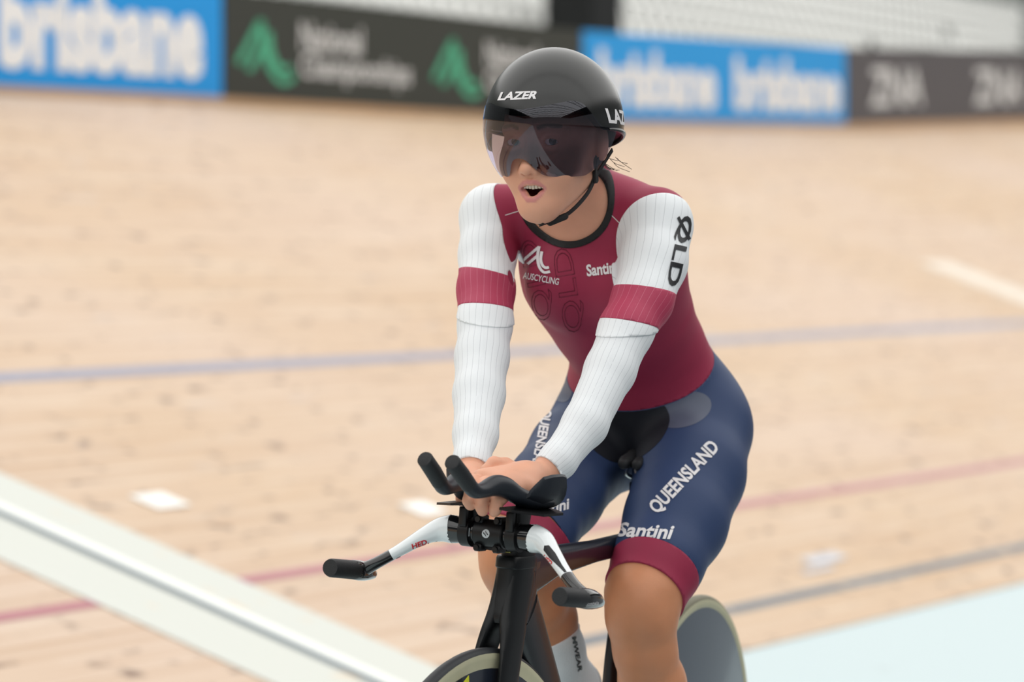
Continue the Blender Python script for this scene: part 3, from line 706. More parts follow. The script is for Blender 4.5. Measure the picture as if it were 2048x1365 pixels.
capL = np.maximum(.070-np.linalg.norm(cV-P(1326, 482, 6.0), axis=1), np.minimum(sAL-np.linalg.norm(P(1303, 520, 5.99)-SHL), seamL+.03))
armL = np.minimum(capL, np.minimum(oth, fAR)-fAL+.014); armR = np.minimum(seamR, np.minimum(oth, fAL)-fAR+.024)
waist = (cV - P(1303, 808, 6.235)) @ nrm(np.cross(P(1447, 722, 6.27)-P(1303, 808, 6.235), P(1128, 735, 6.36)-P(1303, 808, 6.235))); waist = waist if waist[np.argmax(cV[:, 2])] > 0 else -waist
waist = np.minimum(waist, .10 - np.maximum(np.where((fLL < fT) & (fLL < fLR), sLL, 0), np.where((fLR < fT) & (fLR < fLL), sLR, 0)))
fHD = field(G_HEAD[:9], cV)
NAX = nrm(np.array([.0, -.97, -.22])); NC = P(1131, 402, 6.02)
nq = cV-NC; nq = nq - (nq@NAX)[:, None]*NAX; nl = nrm(RT-NAX*(RT@NAX)); nf = np.cross(NAX, nl)
neck = np.sqrt(((nq@nl)/.0665)**2 + ((nq@nf)/.0665)**2) - 1
at0 = {'sAL': sAL, 'aAL': aAL, 'sAR': sAR, 'aAR': aAR, 'sLL': sLL, 'aLL': aLL, 'sLR': sLR, 'aLR': aLR, 'armL': armL, 'armR': armR, 'waist': waist, 'neck': np.where(np.linalg.norm(cV-NC, axis=1) < .40, np.minimum(neck, (fHD-np.minimum(np.minimum(field(G_TORSO, cV), fAL), fAR))*4+.02), 1.), 'fLL': fLL, 'fLR': fLR, 'nx': cN[:, 0], 'ny': cN[:, 1], 'nz': cN[:, 2]}
def garment(name, material, parent, offs, fields, keep=(), thick=True):
    V, T, A = cV, cT, dict(at0); ops = list(fields)
    for f in ops:
        s = f(V, A); V, T, A = clip(V, T, s, A)
    Nn = np.stack([A['nx'], A['ny'], A['nz']], 1); Nn /= np.linalg.norm(Nn, axis=1)[:, None]+1e-9
    Vo = V + Nn*offs
    # turned-in hem: boundary edges get a small inward wall
    e = np.sort(np.concatenate([T[:, [0, 1]], T[:, [1, 2]], T[:, [2, 0]]]), 1); U, c = np.unique(e, axis=0, return_counts=True); bnd = set(map(tuple, U[c == 1]))
    d = [(a, b) for t in T for a, b in ((t[0], t[1]), (t[1], t[2]), (t[2], t[0])) if (min(a, b), max(a, b)) in bnd] if thick else []
    n0 = len(Vo)
    if d:
        vs = sorted({i for p in d for i in p}); mp = {v: n0+i for i, v in enumerate(vs)}
        Vo = np.concatenate([Vo, V[vs] - Nn[vs]*.001]); T = np.concatenate([T] + [np.array([[b, a, mp[a]], [b, mp[a], mp[b]]]) for a, b in d])
        A = {k: np.concatenate([a, a[vs]]) for k, a in A.items()}
    return mesh(name, Vo, T, material, parent, attrs={k: A[k] for k in keep})
def striped(name, base, line, attr, sattr, n, wd, bump=0.):
    m = mat(name, srgb(*base), .6, bump=.08, bscale=900); nt = m.node_tree; bs = nt.nodes['Principled BSDF']
    a = nt.nodes.new('ShaderNodeAttribute'); a.attribute_name = attr
    def mth(op, x, y):
        q = nt.nodes.new('ShaderNodeMath'); q.operation = op
        for i_, v in enumerate((x, y)):
            if isinstance(v, (int, float)): q.inputs[i_].default_value = v
            else: nt.links.new(v, q.inputs[i_])
        return q.outputs[0]
    fr = mth('FRACT', mth('MULTIPLY', a.outputs['Fac'], n/(2*math.pi)), 0.)
    dd = mth('ABSOLUTE', mth('SUBTRACT', fr, .5), 0.); on = mth('LESS_THAN', dd, wd)
    x = nt.nodes.new('ShaderNodeMix'); x.data_type = 'RGBA'; x.inputs['A'].default_value = srgb(*base); x.inputs['B'].default_value = srgb(*line)
    nt.links.new(on, x.inputs['Factor']); nt.links.new(x.outputs['Result'], bs.inputs['Base Color']); return m
suit = garment('skinsuit_top', M['maroon'], RID, .0028, [lambda V, A: -np.maximum(A['armL'], A['armR']), lambda V, A: A['waist'], lambda V, A: A['neck']])
tag(suit, 'maroon skinsuit top with black collar')
garment('collar', M['trim'], suit, .0042, [lambda V, A: .13-A['neck'], lambda V, A: A['neck']+.03, lambda V, A: -np.maximum(A['armL'], A['armR'])])
arms = {}
def cross(c, slope, dy): n = nrm(np.array([slope, dy, 1.])); return lambda V: (c-V)@n     # positive below a plane across the arm
for sd, st, sA, aA, fA, c0, c1, c2, eh in (
        ('L', ARML, 'sAL', 'aAL', 'armL', cross(P(1288, 582, 5.95), .12, .12), cross(P(1254, 648, 5.91), .16, .10), cross(P(1246, 669, 5.90), -.05, -.10), ARML[-1][0]),
        ('R', ARMR, 'sAR', 'aAR', 'armR', cross(P(972, 549, 6.05), .24, .10), cross(P(970, 618, 6.00), .10, .14), cross(P(970, 641, 5.99), .12, -.18), ARMR[-1][0])):
    m_w = striped('white_rib_'+sd, (236, 240, 243), (190, 194, 199), aA, sA, 26, .022); m_m = striped('maroon_rib_'+sd, (174, 54, 86), (204, 118, 140), aA, sA, 26, .02)
    m_c = striped('white_cuff_rib_'+sd, (231, 235, 238), (176, 178, 186), aA, sA, 26, .022)
    s3 = s_at(st, eh)
    sl = garment('sleeve', m_w, RID, .0040, [lambda V, A: A[fA], lambda V, A: -c2(V)], (aA,)); tag(sl, 'white ribbed sleeve with a maroon band')
    garment('sleeve_band', m_m, sl, .0045, [lambda V, A: A[fA], lambda V, A: c0(V), lambda V, A: -c1(V)], (aA,))
    aw = garment('arm_warmer', m_c, RID, .0022, [lambda V, A: A[fA], lambda V, A: c2(V)+.01, lambda V, A: s3-.005-A[sA]], (aA,)); tag(aw, 'white striped lower sleeve reaching the wrist')
    arms[sd] = (sl, aw)
notarm = lambda V, A: -np.maximum(A['armL'], A['armR'])
# legs: hem heights along the thigh
kL0, kL1 = s_at(LEGL, P(1322, 1108, 6.10)), s_at(LEGL, P(1297, 1165, 6.07)); kR0, kR1 = s_at(LEGR, P(1072, 1040, 6.13)), s_at(LEGR, P(1036, 1092, 6.06))
def tilt(V, k): return (V-k[0])@k[1]
BODYT = BVHTree.FromPolygons([Vector(v) for v in cV], [tuple(map(int, t)) for t in cT])
def hem_plane(p0, p1, axis):                                     # plane across the leg through two points of its surface
    q = [np.array(BODYT.ray_cast(Vector(CC), Vector(nrm(ray(*p))))[0]) for p in (p0, p1)]; c = nrm(q[1]-q[0]); return q[0], nrm(axis - c*(axis@c))
AXL = nrm(LEGL[4][0]-LEGL[1][0]); AXR = nrm(LEGR[4][0]-LEGR[1][0])
PL0, PL1 = hem_plane((1242, 1088), (1386, 1131), AXL), hem_plane((1222, 1142), (1360, 1184), AXL)
NRM_R = nrm(AXR + np.array([0, .65, 0])); surf = lambda *p: np.array(BODYT.ray_cast(Vector(CC), Vector(nrm(ray(*p))))[0])
PR0, PR1 = (surf(1098, 1038), NRM_R), (surf(1080, 1074), NRM_R)
hemL = lambda V, q: (V-q[0])@q[1]
hemR = hemL; qL0, qL1, qR0, qR1 = PL0, PL1, PR0, PR1
onL = lambda V, A: A['fLR']-A['fLL']; onR = lambda V, A: A['fLL']-A['fLR']
def shortsf(V, A):
    l_ = np.where(A['fLL'] < A['fLR'], np.maximum(hemL(V, qL0), A['sLL']-kL0-.06), np.maximum(hemR(V, qR0), A['sLR']-kR0-.06)); return -l_
shorts = garment('shorts', M['navy'], RID, .0030, [lambda V, A: -A['waist'], notarm, shortsf]); tag(shorts, 'navy cycling shorts with white lettering and maroon hems')
for on, hem, q0, q1, sk, ks in ((onL, hemL, qL0, qL1, 'sLL', kL1), (onR, hemR, qR0, qR1, 'sLR', kR1)):
    garment('leg_band', M['maroon'], shorts, .0034, [lambda V, A: -A['waist'], on, notarm, lambda V, A: hem(V, q0), lambda V, A: -hem(V, q1), lambda V, A: ks+.06-A[sk]])
ST = bvh(shorts)
def on_surface(tree, x, y):
    r = ray(x, y); r = r/np.linalg.norm(r); h = tree.ray_cast(Vector(CC), Vector(r)); return np.array(h[0]) if h[0] is not None else None
def blob(cx, cy, rx, ry, rot=0.):
    c = on_surface(ST, cx, cy); ca, sa = math.cos(rot), math.sin(rot); ex = RT*ca - UPV*sa; ey = RT*sa + UPV*ca
    return lambda V, A: 1-np.sqrt(((V-c)@ex/rx)**2 + ((V-c)@ey/ry)**2 + ((V-c)@FW/.13)**2)
garment('pad_panel', M['dark'], shorts, .0036, [lambda V, A: -A['waist']-.001, notarm, blob(1250, 852, .074, .060, -.10)], thick=False)
garment('grip_panel', M['grey'], shorts, .0034, [lambda V, A: -A['waist']-.001, notarm, blob(1366, 822, .046, .028, -.3)], thick=False)
garment('grip_panel', M['grey'], shorts, .0034, [lambda V, A: -A['waist']-.001, notarm, blob(1128, 780, .016, .022, 0)], thick=False)
# socks and shoes
skR = lambda V: (V-P(1110, 1274, 6.19))@nrm(np.array([.40, .15, -.9])); skL = lambda V: (V-P(1312, 1560, 6.13))@np.array([0, 0, -1.])
shR_ = lambda V: (V-P(1152, 1352, 6.33))@nrm(nrm(P(1140, 1370, 6.31)-P(1088, 1240, 6.18))*1.0 + RT*.35 + FW*.5); shL_ = lambda V: (V-P(1320, 1690, 6.14))@np.array([0, 0, -1.])
for on, a, b in ((onL, skL, shL_), (onR, skR, shR_)):
    so = garment('sock', M['sock'], RID, .0022, [lambda V, A: -A['waist']-.2, on, lambda V, A: A['sLR' if on is onR else 'sLL']-.55, lambda V, A: a(V), lambda V, A: -b(V)+.01]); tag(so, 'white knitted ankle sock')
    if on is onR: sockR = so
    tag(garment('shoe', M['shoe'], RID, .005, [lambda V, A: -A['waist']-.2, on, lambda V, A: b(V)]), 'white cycling shoe')
# lettering on the suit
TS = bvh(suit)
put_mark('lettering', text_mesh('QUEENSLAND', .03), cam_map(ST, (1307, 1023), (1431, 890), 34), M['wprint'], shorts, .15)
put_mark('lettering', text_mesh('QUEENSLAND', .03), cam_map(ST, (1094, 820), (1067, 955), 23), M['wprint'], shorts, .15)
put_mark('lettering', text_mesh('Santini', .03), cam_map(ST, (1238, 1060), (1345, 1066), 29, shear=.3), M['wprint'], shorts, .15)
put_mark('lettering', text_mesh('Santini', .03), cam_map(ST, (1062, 1028), (1137, 1008), 22, shear=.3), M['wprint'], shorts, .15)
put_mark('lettering', text_mesh('AUSCYCLING', .012), cam_map(TS, (1048, 551), (1118, 564), 13), M['wprint'], suit, .15)
put_mark('lettering', text_mesh('Santini', .03), cam_map(TS, (1173, 542), (1235, 535), 24), M['wprint'], suit, .15)
put_mark('logo', cycling_mark(), cam_map(TS, (1048, 510), (1107, 527), 50), M['wprint'], suit, .1)
for s_, e_, h_ in (((1152, 664), (1126, 497), 46), ((1092, 640), (1058, 480), 44)):
    put_mark('printed_outline', text_mesh('QLD', 0., .008), cam_map(TS, s_, e_, h_, .0006), M['maroon2'], suit, .15)
slT = bvh(arms['L'][0])
put_mark('lettering', text_mesh('QLD', .02), cam_map(slT, (1372, 432), (1341, 572), 30), M['bprint'], arms['L'][0], .12)
put_mark('letter_slash', strokes2d([[(.05, 0), (.95, 1)]], .16), cam_map(slT, (1372, 436), (1362, 478), 36), M['bprint'], arms['L'][0], .2)
put_mark('lettering', text_mesh('MWEAR', .03), cam_map(bvh(sockR), (1147, 1274), (1160, 1344), 9), M['bprint'], sockR, .2)
for s_, e_ in (((1010, 431), (1042, 421)), ((1215, 423), (1249, 456))):
    put_mark('shoulder_seam', strokes2d([[(0, .5), (1, .5)]], .05), cam_map(TS, s_, e_, 1.5, .0004), M['wprint'], suit, .1)
# ------------------------------------------------------------------ face details, hair, helmet
for s in (-1, 1):
    ey = MB().sphere(Hd(s*.031, -.0145, 0), .0128, 14).build('eye', M['eye'], RID)
    look = nrm(CC - Hd(s*.031, -.0145, 0)); look = nrm(look*.75 + HF*.25); c = Hd(s*.031, -.0145, 0); a = nrm(np.cross(look, Z0)); b = np.cross(a, look)
    MB().loft([[c + look*(.0128*math.cos(t)+.0004) + (a*math.cos(2*math.pi*j/20) + b*math.sin(2*math.pi*j/20))*.0128*math.sin(t) for j in range(20)] for t in (.02, .2, .46)], caps=False).build('iris', M['iris'], ey)
for i in range(7):                                               # upper teeth
    x = (i-3)*.0050; y = -.0025 - 9.*x*x; hgt = .0096 - abs(i-3)*.0007
    mb = MB(); secs = []
    for zz, k in ((0, .92), (-.4, 1), (-.8, .98), (-1, .8)):
        secs.append(ring(Hd(x, y-.002, -.0612 - 4*x*x + zz*hgt), HL*.0025*k, HF*.0022*k, 10, 3.))
    mb.loft(secs).build('tooth', M['teeth'], RID)
hair = MB()
for i in range(9):
    a = RNG.uniform(-1, 1); x = .066 + .012*RNG.uniform(-1, 1); p0 = Hd(x, -.12-.02*RNG.random(), -.035+.012*a)
    q = [p0, p0 + HL*.008 - HU*.007, p0 + HL*(.012+.010*RNG.random()) - HF*.012 - HU*(.008+.010*RNG.random())]
    hair.tube(smooth_path(q, 4), .00045, 4)
hair.sphere(Hd(0, -.128, -.028), (.060, .045, .040), 12, (HL, HF, HU))
hair.build('hair', M['hair'], RID)
EA, EBF, EBB, EHT, EHB = .103, .120, .112, .117, .115; EC = np.array([0, -.085, .02])
def egg(al, be, k=1.0):
    x, y, z = math.sin(al)*math.cos(be), math.cos(al)*math.cos(be), math.sin(be)
    return Hd(*(EC + np.array([EA*x, (EBF if y > 0 else EBB)*y, (EHT if z > 0 else EHB)*z])*k))
def egg_mesh(k, a0, a1, b0, b1, na, nb, fields):
    al = np.linspace(a0, a1, na); be = np.linspace(b0, b1, nb); V = np.array([egg(math.radians(a), math.radians(b), k) for a in al for b in be])
    A = {'a': np.repeat(al, nb), 'b': np.tile(be, na)}; i, j = np.meshgrid(np.arange(na-1), np.arange(nb-1), indexing='ij'); q = (i*nb+j).ravel()
    T = np.concatenate([np.stack([q, q+nb, q+nb+1], 1), np.stack([q, q+nb+1, q+1], 1)])
    for f in fields: V, T, A = clip(V, T, f(A), A)
    return V, T, A
BRIM = ([0, 15, 30, 42, 49, 55, 60, 66, 71, 84, 98, 120, 150, 180], [13, 14.5, 16.5, 18, 17.5, 14.5, 9, 2, -2, -3.5, -5.5, -10, -18, -22])
brim = lambda A: A['b'] - np.interp(np.abs(A['a']), *BRIM)
VBOT = smooth_path([(0, -21.5), (6, -23), (11, -27.5), (15, -32), (20, -36), (27, -38), (45, -39), (60, -39), (67, -35), (77, -27), (82, -18), (87, -9), (91, 0)], 6).T.tolist()
BRIM = smooth_path(list(zip(*BRIM)), 6).T.tolist()
vbot = lambda A: A['b'] - np.interp(np.abs(A['a']+4.5*np.exp(-(A['a']/55)**2)), *VBOT)
def shell(name, V, T, A, th, material, parent, inward=True):     # solid sheet of thickness th
    Nn = vnormals(V, T); c = Hd(*EC)
    if ((V-c)*Nn).sum() < 0: T = T[:, ::-1]; Nn = -Nn
    n = len(V); Vi = V - Nn*th; e = np.sort(np.concatenate([T[:, [0, 1]], T[:, [1, 2]], T[:, [2, 0]]]), 1); U, cn = np.unique(e, axis=0, return_counts=True); bd = set(map(tuple, U[cn == 1]))
    w_ = [(b, a, a+n) for t in T for a, b in ((t[0], t[1]), (t[1], t[2]), (t[2], t[0])) if (min(a, b), max(a, b)) in bd]
    w2 = [(b, a+n, b+n) for t in T for a, b in ((t[0], t[1]), (t[1], t[2]), (t[2], t[0])) if (min(a, b), max(a, b)) in bd]
    return mesh(name, np.concatenate([V, Vi]), np.concatenate([T, T[:, ::-1]+n, np.array(w_+w2)]), material, parent, auto=50)
helmet = shell('helmet', *egg_mesh(1.0, -180, 180, -30, 89.9, 241, 121, [brim]), .012, M['helmet'], RID); tag(helmet, 'matte black aero helmet with smoked visor and white lettering')
def visor_material():
    m = bpy.data.materials.new('smoked_visor'); m.use_nodes = True; nt = m.node_tree; N = nt.nodes; L = nt.links; N.remove(N['Principled BSDF'])
    at = N.new('ShaderNodeAttribute'); at.attribute_name = 'b'
    r = N.new('ShaderNodeMapRange'); r.inputs['From Min'].default_value = 14; r.inputs['From Max'].default_value = -4; L.new(at.outputs['Fac'], r.inputs['Value'])
    x = N.new('ShaderNodeMix'); x.data_type = 'RGBA'; x.inputs['A'].default_value = (.10, .09, .10, 1); x.inputs['B'].default_value = (.42, .38, .47, 1); L.new(r.outputs[0], x.inputs['Factor'])
    tr = N.new('ShaderNodeBsdfTransparent'); L.new(x.outputs['Result'], tr.inputs['Color'])
    gl = N.new('ShaderNodeBsdfGlossy'); gl.inputs['Roughness'].default_value = .02; gl.inputs['Color'].default_value = (.85, .86, .95, 1)
    fr = N.new('ShaderNodeFresnel'); fr.inputs['IOR'].default_value = 1.7
    mx = N.new('ShaderNodeMixShader'); L.new(fr.outputs[0], mx.inputs[0]); L.new(tr.outputs[0], mx.inputs[1]); L.new(gl.outputs[0], mx.inputs[2]); L.new(mx.outputs[0], N['Material Output'].inputs['Surface']); return m
M['visor'] = visor_material()
V, T, A = egg_mesh(1.012, -93, 93, -45, 24, 187, 121, [lambda A: np.interp(np.abs(A['a']), *BRIM)+1.5-A['b'], vbot, lambda A: 90-np.abs(A['a'])])
c_ = Hd(*EC); Nn = vnormals(V, T); T = T if ((V-c_)*Nn).sum() > 0 else T[:, ::-1]
visor = mesh('visor', V, T, M['visor'], helmet, attrs={'b': A['b']}); tag(visor, 'smoked translucent visor')
V, T, A = egg_mesh(1.006, -93, 93, -6, 24, 187, 61, [lambda A: np.interp(np.abs(A['a']), *BRIM)+.4-A['b'], lambda A: A['b']-np.interp(np.abs(A['a']), *BRIM)+.8])
mesh('visor_seam', V, T, M['trim'], helmet)
# rim lip along the rear lower edge
mb = MB(); al = list(range(78, 283, 4)); mb.tube([egg(math.radians(a), math.radians(np.interp(min(a, 360-a), *BRIM)), 1.0) for a in al], [.0022+.0016*min(1, i_/4, (len(al)-1-i_)/4) for i_ in range(len(al))], 8, caps=True); mb.build('rear_rim', M['helmet'], helmet)
V, T, A = egg_mesh(.94, -180, 180, -8, 89.9, 121, 61, [lambda A: A['b']-np.interp(np.abs(A['a']), *BRIM)-np.where(np.abs(A['a']) < 60, -3., 1.)]); mesh('padding', V, T, M['trim'], helmet)
def egg_map(a0, a1, b0, b1, k=1.006, shear=0., slope=0.):
    return lambda u, v: egg(math.radians(a0+(a1-a0)*u+shear*(v-.5)), math.radians(b0+(b1-b0)*v+slope*(u-.5)), k)
HT_ = bvh(helmet)
put_mark('lettering', text_mesh('LAZER', .04), cam_map(HT_, (999, 193), (1076, 190), 16, .0008, shear=.5), M['wprint'], helmet, .15)
put_mark('lettering', text_mesh('LAZER', .04), egg_map(77, 132, -1.5, 9.5, shear=-3, slope=-6), M['wprint'], helmet, .15)
# chin straps
def strap(pts, wd, name='strap', th=.0012):
    pts = smooth_path(pts, 6); mb = MB(); c = Hd(0, -.06, -.04)
    return mb.tube(list(pts), [(wd, th)]*len(pts), 8, up=None)
def strapo(pts, wd, name='strap'):
    P_ = smooth_path(pts, 6); c = Hd(0, -.075, -.05); secs = []
    for i in range(len(P_)):
        t = nrm(P_[min(i+1, len(P_)-1)]-P_[max(i-1, 0)]); n = nrm((P_[i]-c) - t*((P_[i]-c)@t)); s = np.cross(t, n)
        secs.append([P_[i]+s*wd+n*.001, P_[i]-s*wd+n*.001, P_[i]-s*wd-n*.0008, P_[i]+s*wd-n*.0008])
    return MB().loft(secs).build(name, M['strap'], helmet)
for s in (-1, 1):
    j = Hd(s*.066, -.082, -.058); ch = Hd(s*.012, -.030, -.1205)
    strapo([Hd(s*.0765, -.070, -.03), j], .004); strapo([Hd(s*.078, -.120, -.02), j], .004)
    strapo([j, Hd(s*.055, -.072, -.084), Hd(s*.034, -.052, -.110), ch], .0058)
    MB().box(j, nrm(HU)*.010, nrm(HF)*.006, HL*.003, .002).build('strap_clip', M['strap'], helmet)
bk = MB(); t = nrm(Hd(.012, -.030, -.1205)-Hd(.036, -.05, -.110)); bk.box(Hd(.022, -.038, -.1185), t*.016, np.cross(t, nrm(-HU))*.008, nrm(HU)*.0045, .002); bk.build('buckle', M['strap'], helmet)
strapo([Hd(.012, -.030, -.1205), Hd(-.003, -.022, -.122), Hd(-.012, -.03, -.1205)], .0058)
strapo([Hd(.012, -.030, -.121), Hd(.004, -.016, -.1245)], .006)
# ------------------------------------------------------------------ bicycle
BK = empty('track_bicycle', tuple(B(.45, 0, 0)))
tag(BK, 'black track bicycle with disc wheels and white-armed aero base bar, ridden by the cyclist', 'bicycle')
def wheel(name, c, ex, ez, ey, tread, sidem, discm, lenticular=.012, re=.306):
    # ex forward, ez up, ey axle direction; radius .335
    root = empty(name, tuple(c)); root.parent = BK; root.matrix_parent_inverse = PINV[BK.name]
    n = 96
    def lathe(prof, mname, material, caps=False):
        V = []; Fc = []; m = len(prof)
        for i in range(n):
            a = 2*math.pi*i/n; rd = ex*math.cos(a) + ez*math.sin(a)
            V += [c + rd*r + ey*y for r, y in prof]
        for i in range(n):
            k = (i+1) % n
            for j in range(m-1): Fc.append((i*m+j, k*m+j, k*m+j+1, i*m+j+1))
        return MB().add(V, Fc).build(mname, material, root)
    arc = [(.3245+.0105*math.cos(t), .0112*math.sin(t)) for t in np.linspace(-1.25, 1.25, 11)]
    lathe(arc, 'tyre', tread)
    for s in (-1, 1):
        lathe([(.3245+.0105*math.cos(1.25), s*.0112*math.sin(1.25)), (.322, s*.0116), (.319, s*.0112), ((re+.319)/2, s*.0102), (re, s*.0098)], 'sidewall', sidem)
        lathe([(re, s*.0098), (re-.006, s*.0104), (.20, s*(.0104+lenticular*.5)), (.06, s*(.0104+lenticular)), (.02, s*(.02+lenticular)), (.004, s*(.03+lenticular))], 'disc_face', discm)
    return root, lathe
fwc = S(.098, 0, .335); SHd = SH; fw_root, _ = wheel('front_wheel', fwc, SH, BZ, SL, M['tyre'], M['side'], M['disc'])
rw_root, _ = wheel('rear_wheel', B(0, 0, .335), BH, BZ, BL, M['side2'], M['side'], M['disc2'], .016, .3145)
# yellow wedge on the front disc, dark patch on the rear disc
def disc_patch(name, c, ex, ez, ey, pts, material, root, y=.0165):
    A = [c + ex*a + ez*b + ey*y for a, b in pts]; m = np.mean(A, 0)
    return MB().loft([A, [q - ey*.0008 for q in A]]).build(name, material, root)
disc_patch('sticker', fwc, SH, BZ, SL, [(.057, .302), (.112, .268), (.118, .245), (.045, .235)], M['yellow'], fw_root)
mb = MB(); secs = []                                             # head tube and fairing of the frame
def sec(c, ax, ay, n=20, e=2.6): return ring(c, ax, ay, n, e)
for u, w_, hu, hv in ((.862, .700, .046, .0185), (.856, .735, .044, .019), (.848, .770, .043, .0198), (.844, .788, .043, .020)): secs.append(sec(B(u, 0, w_), BH*hu, BL*hv))
mb.loft(secs)
mb.tube([B(.845, 0, .772), B(.72, 0, .779), B(.55, 0, .781), B(.38, 0, .783)], [(.020, .040), (.016, .024), (.015, .017), (.015, .017)], 18, up=BZ, expo=2.8)      # top tube
mb.tube([B(.845, 0, .715), B(.72, 0, .585), B(.56, 0, .405), B(.44, 0, .285)], [(.020, .045), (.019, .040), (.020, .036), (.024, .034)], 18, up=BZ, expo=2.6)       # down tube
mb.tube([B(.44, 0, .275), B(.418, 0, .45), B(.405, 0, .60), B(.37, 0, .79)], [(.020, .032), (.013, .026), (.013, .026), (.014, .030)], 18, up=BH, expo=2.4)         # seat tube
for s in (-1, 1):
    mb.tube([B(.42, s*.03, .28), B(.20, s*.045, .305), B(0, s*.062, .335)], [(.010, .020), (.008, .013), (.008, .012)], 10, up=BZ)
    mb.tube([B(.385, s*.014, .72), B(.20, s*.04, .54), B(0, s*.062, .335)], [(.008, .016), (.007, .012), (.007, .011)], 10, up=BZ)
mb.tube([B(.44, -.045, .28), B(.44, .045, .28)], .030, 20)
frame = mb.build('frame', M['frame'], BK)
# fork with front fairing: two blended halves that part into the blades above the tyre
mb = MB()
mb.loft([sec(S(a, 0, w_), SH*ha, SL*hb, 28, 3.0) for w_, a, ha, hb in smooth_path([(.787, .004, .0355, .0208), (.755, .009, .0350, .0206), (.730, .016, .0340, .0210), (.712, .023, .031, .0215), (.703, .027, .026, .015)], 5)])
for s in (-1, 1):
    st = smooth_path([(.775, .009, .0115, .004, .034), (.752, .0092, .0116, .009, .0345), (.730, .0098, .0118, .016, .034), (.712, .0114, .0118, .023, .033), (.697, .0142, .0112, .029, .032), (.682, .0175, .0095, .034, .031),
                      (.660, .0208, .0074, .041, .030), (.62, .0238, .0062, .051, .0285), (.50, .031, .0055, .072, .024), (.335, .044, .006, .098, .015)], 5)
    mb.loft([sec(S(a, s*b, w_), SH*ha, SL*hb, 24, 2.7) for w_, b, hb, a, ha in st])
fork = mb.build('fork', M['carbon'], BK)
mb = MB(); mb.loft([sec(S(.005, 0, w_), SH*.0370*k, SL*.0218*k, 24, 3.2) for w_, k in ((.781, .98), (.783, 1.02), (.796, 1.0), (.799, .94))]); mb.build('headset_cover', M['carbon'], fork)
mb = MB(); mb.loft([sec(S(a, 0, w_), SH*ha, SL*hb, 18, 3.) for a, w_, ha, hb in ((.000, .798, .030, .0195), (.000, .812, .029, .0195), (.006, .822, .027, .019), (.012, .836, .020, .017))])
mb.tube([S(.012, 0, .820), S(.085, 0, .830)], [(.020, .017), (.022, .020)], 16, up=BZ, expo=3.)
stem = mb.build('stem', M['black'], BK)
mb = MB()
ca, cw = .082, .834
mb.tube([S(ca, -.024, cw), S(ca, -.0225, cw), S(ca, .0225, cw), S(ca, .024, cw)], [.0190, .0205, .0205, .0190], 24); mb.build('face_plate', M['black'], stem)
for sb in (-1, 1):
    for sw in (-1, 1):
        mb = MB(); c = S(ca+.006, sb*.0155, cw+sw*.0205); mb.box(c, SL*.0062, BZ*.0055, SH*.011, .002)
        mb.tube([c+SH*.010, c+SH*.0145], [.0048, .0042], 10); mb.build('clamp_bolt', M['black'], stem)
# zig-zag round badge and scale marks on the clamp
ft = S(ca+.0208, -.001, cw+.001)
cm = lambda y0, z0, sc, lift: (lambda u, v: S(ca + math.sqrt(max(1e-6, .0207**2-((v-.5)*sc+z0)**2))+lift, y0+(u-.5)*-sc, cw+(v-.5)*sc+z0))
bd = bmesh.new(); bmesh.ops.create_circle(bd, cap_ends=True, segments=28, radius=.5); put_mark('badge', bd, cm(.0, .001, .0125, .0003), M['gprint'], stem, .15)
put_mark('badge_zigzag', strokes2d([[(.08, .38), (.60, .80), (.40, .20), (.92, .62)]], .16), cm(.0, .001, .0088, .0007), M['bprint'], stem, .2)
for k, (b, hh) in enumerate(((-.0325, .5), (-.0295, 1.), (.0285, .5), (.031, .6), (.0335, 1.), (.036, .6))):
    MB().box(S(.082+.0165, b, .834), SL*.0005, BZ*.006*hh, SH*.0006).build('scale_mark', M['gprint'], stem, smooth=False)
MB().box(S(.0305, -.002, .8065), SL*.0052, BZ*.0028, SH*.001).build('label', M['label'], stem, smooth=False)
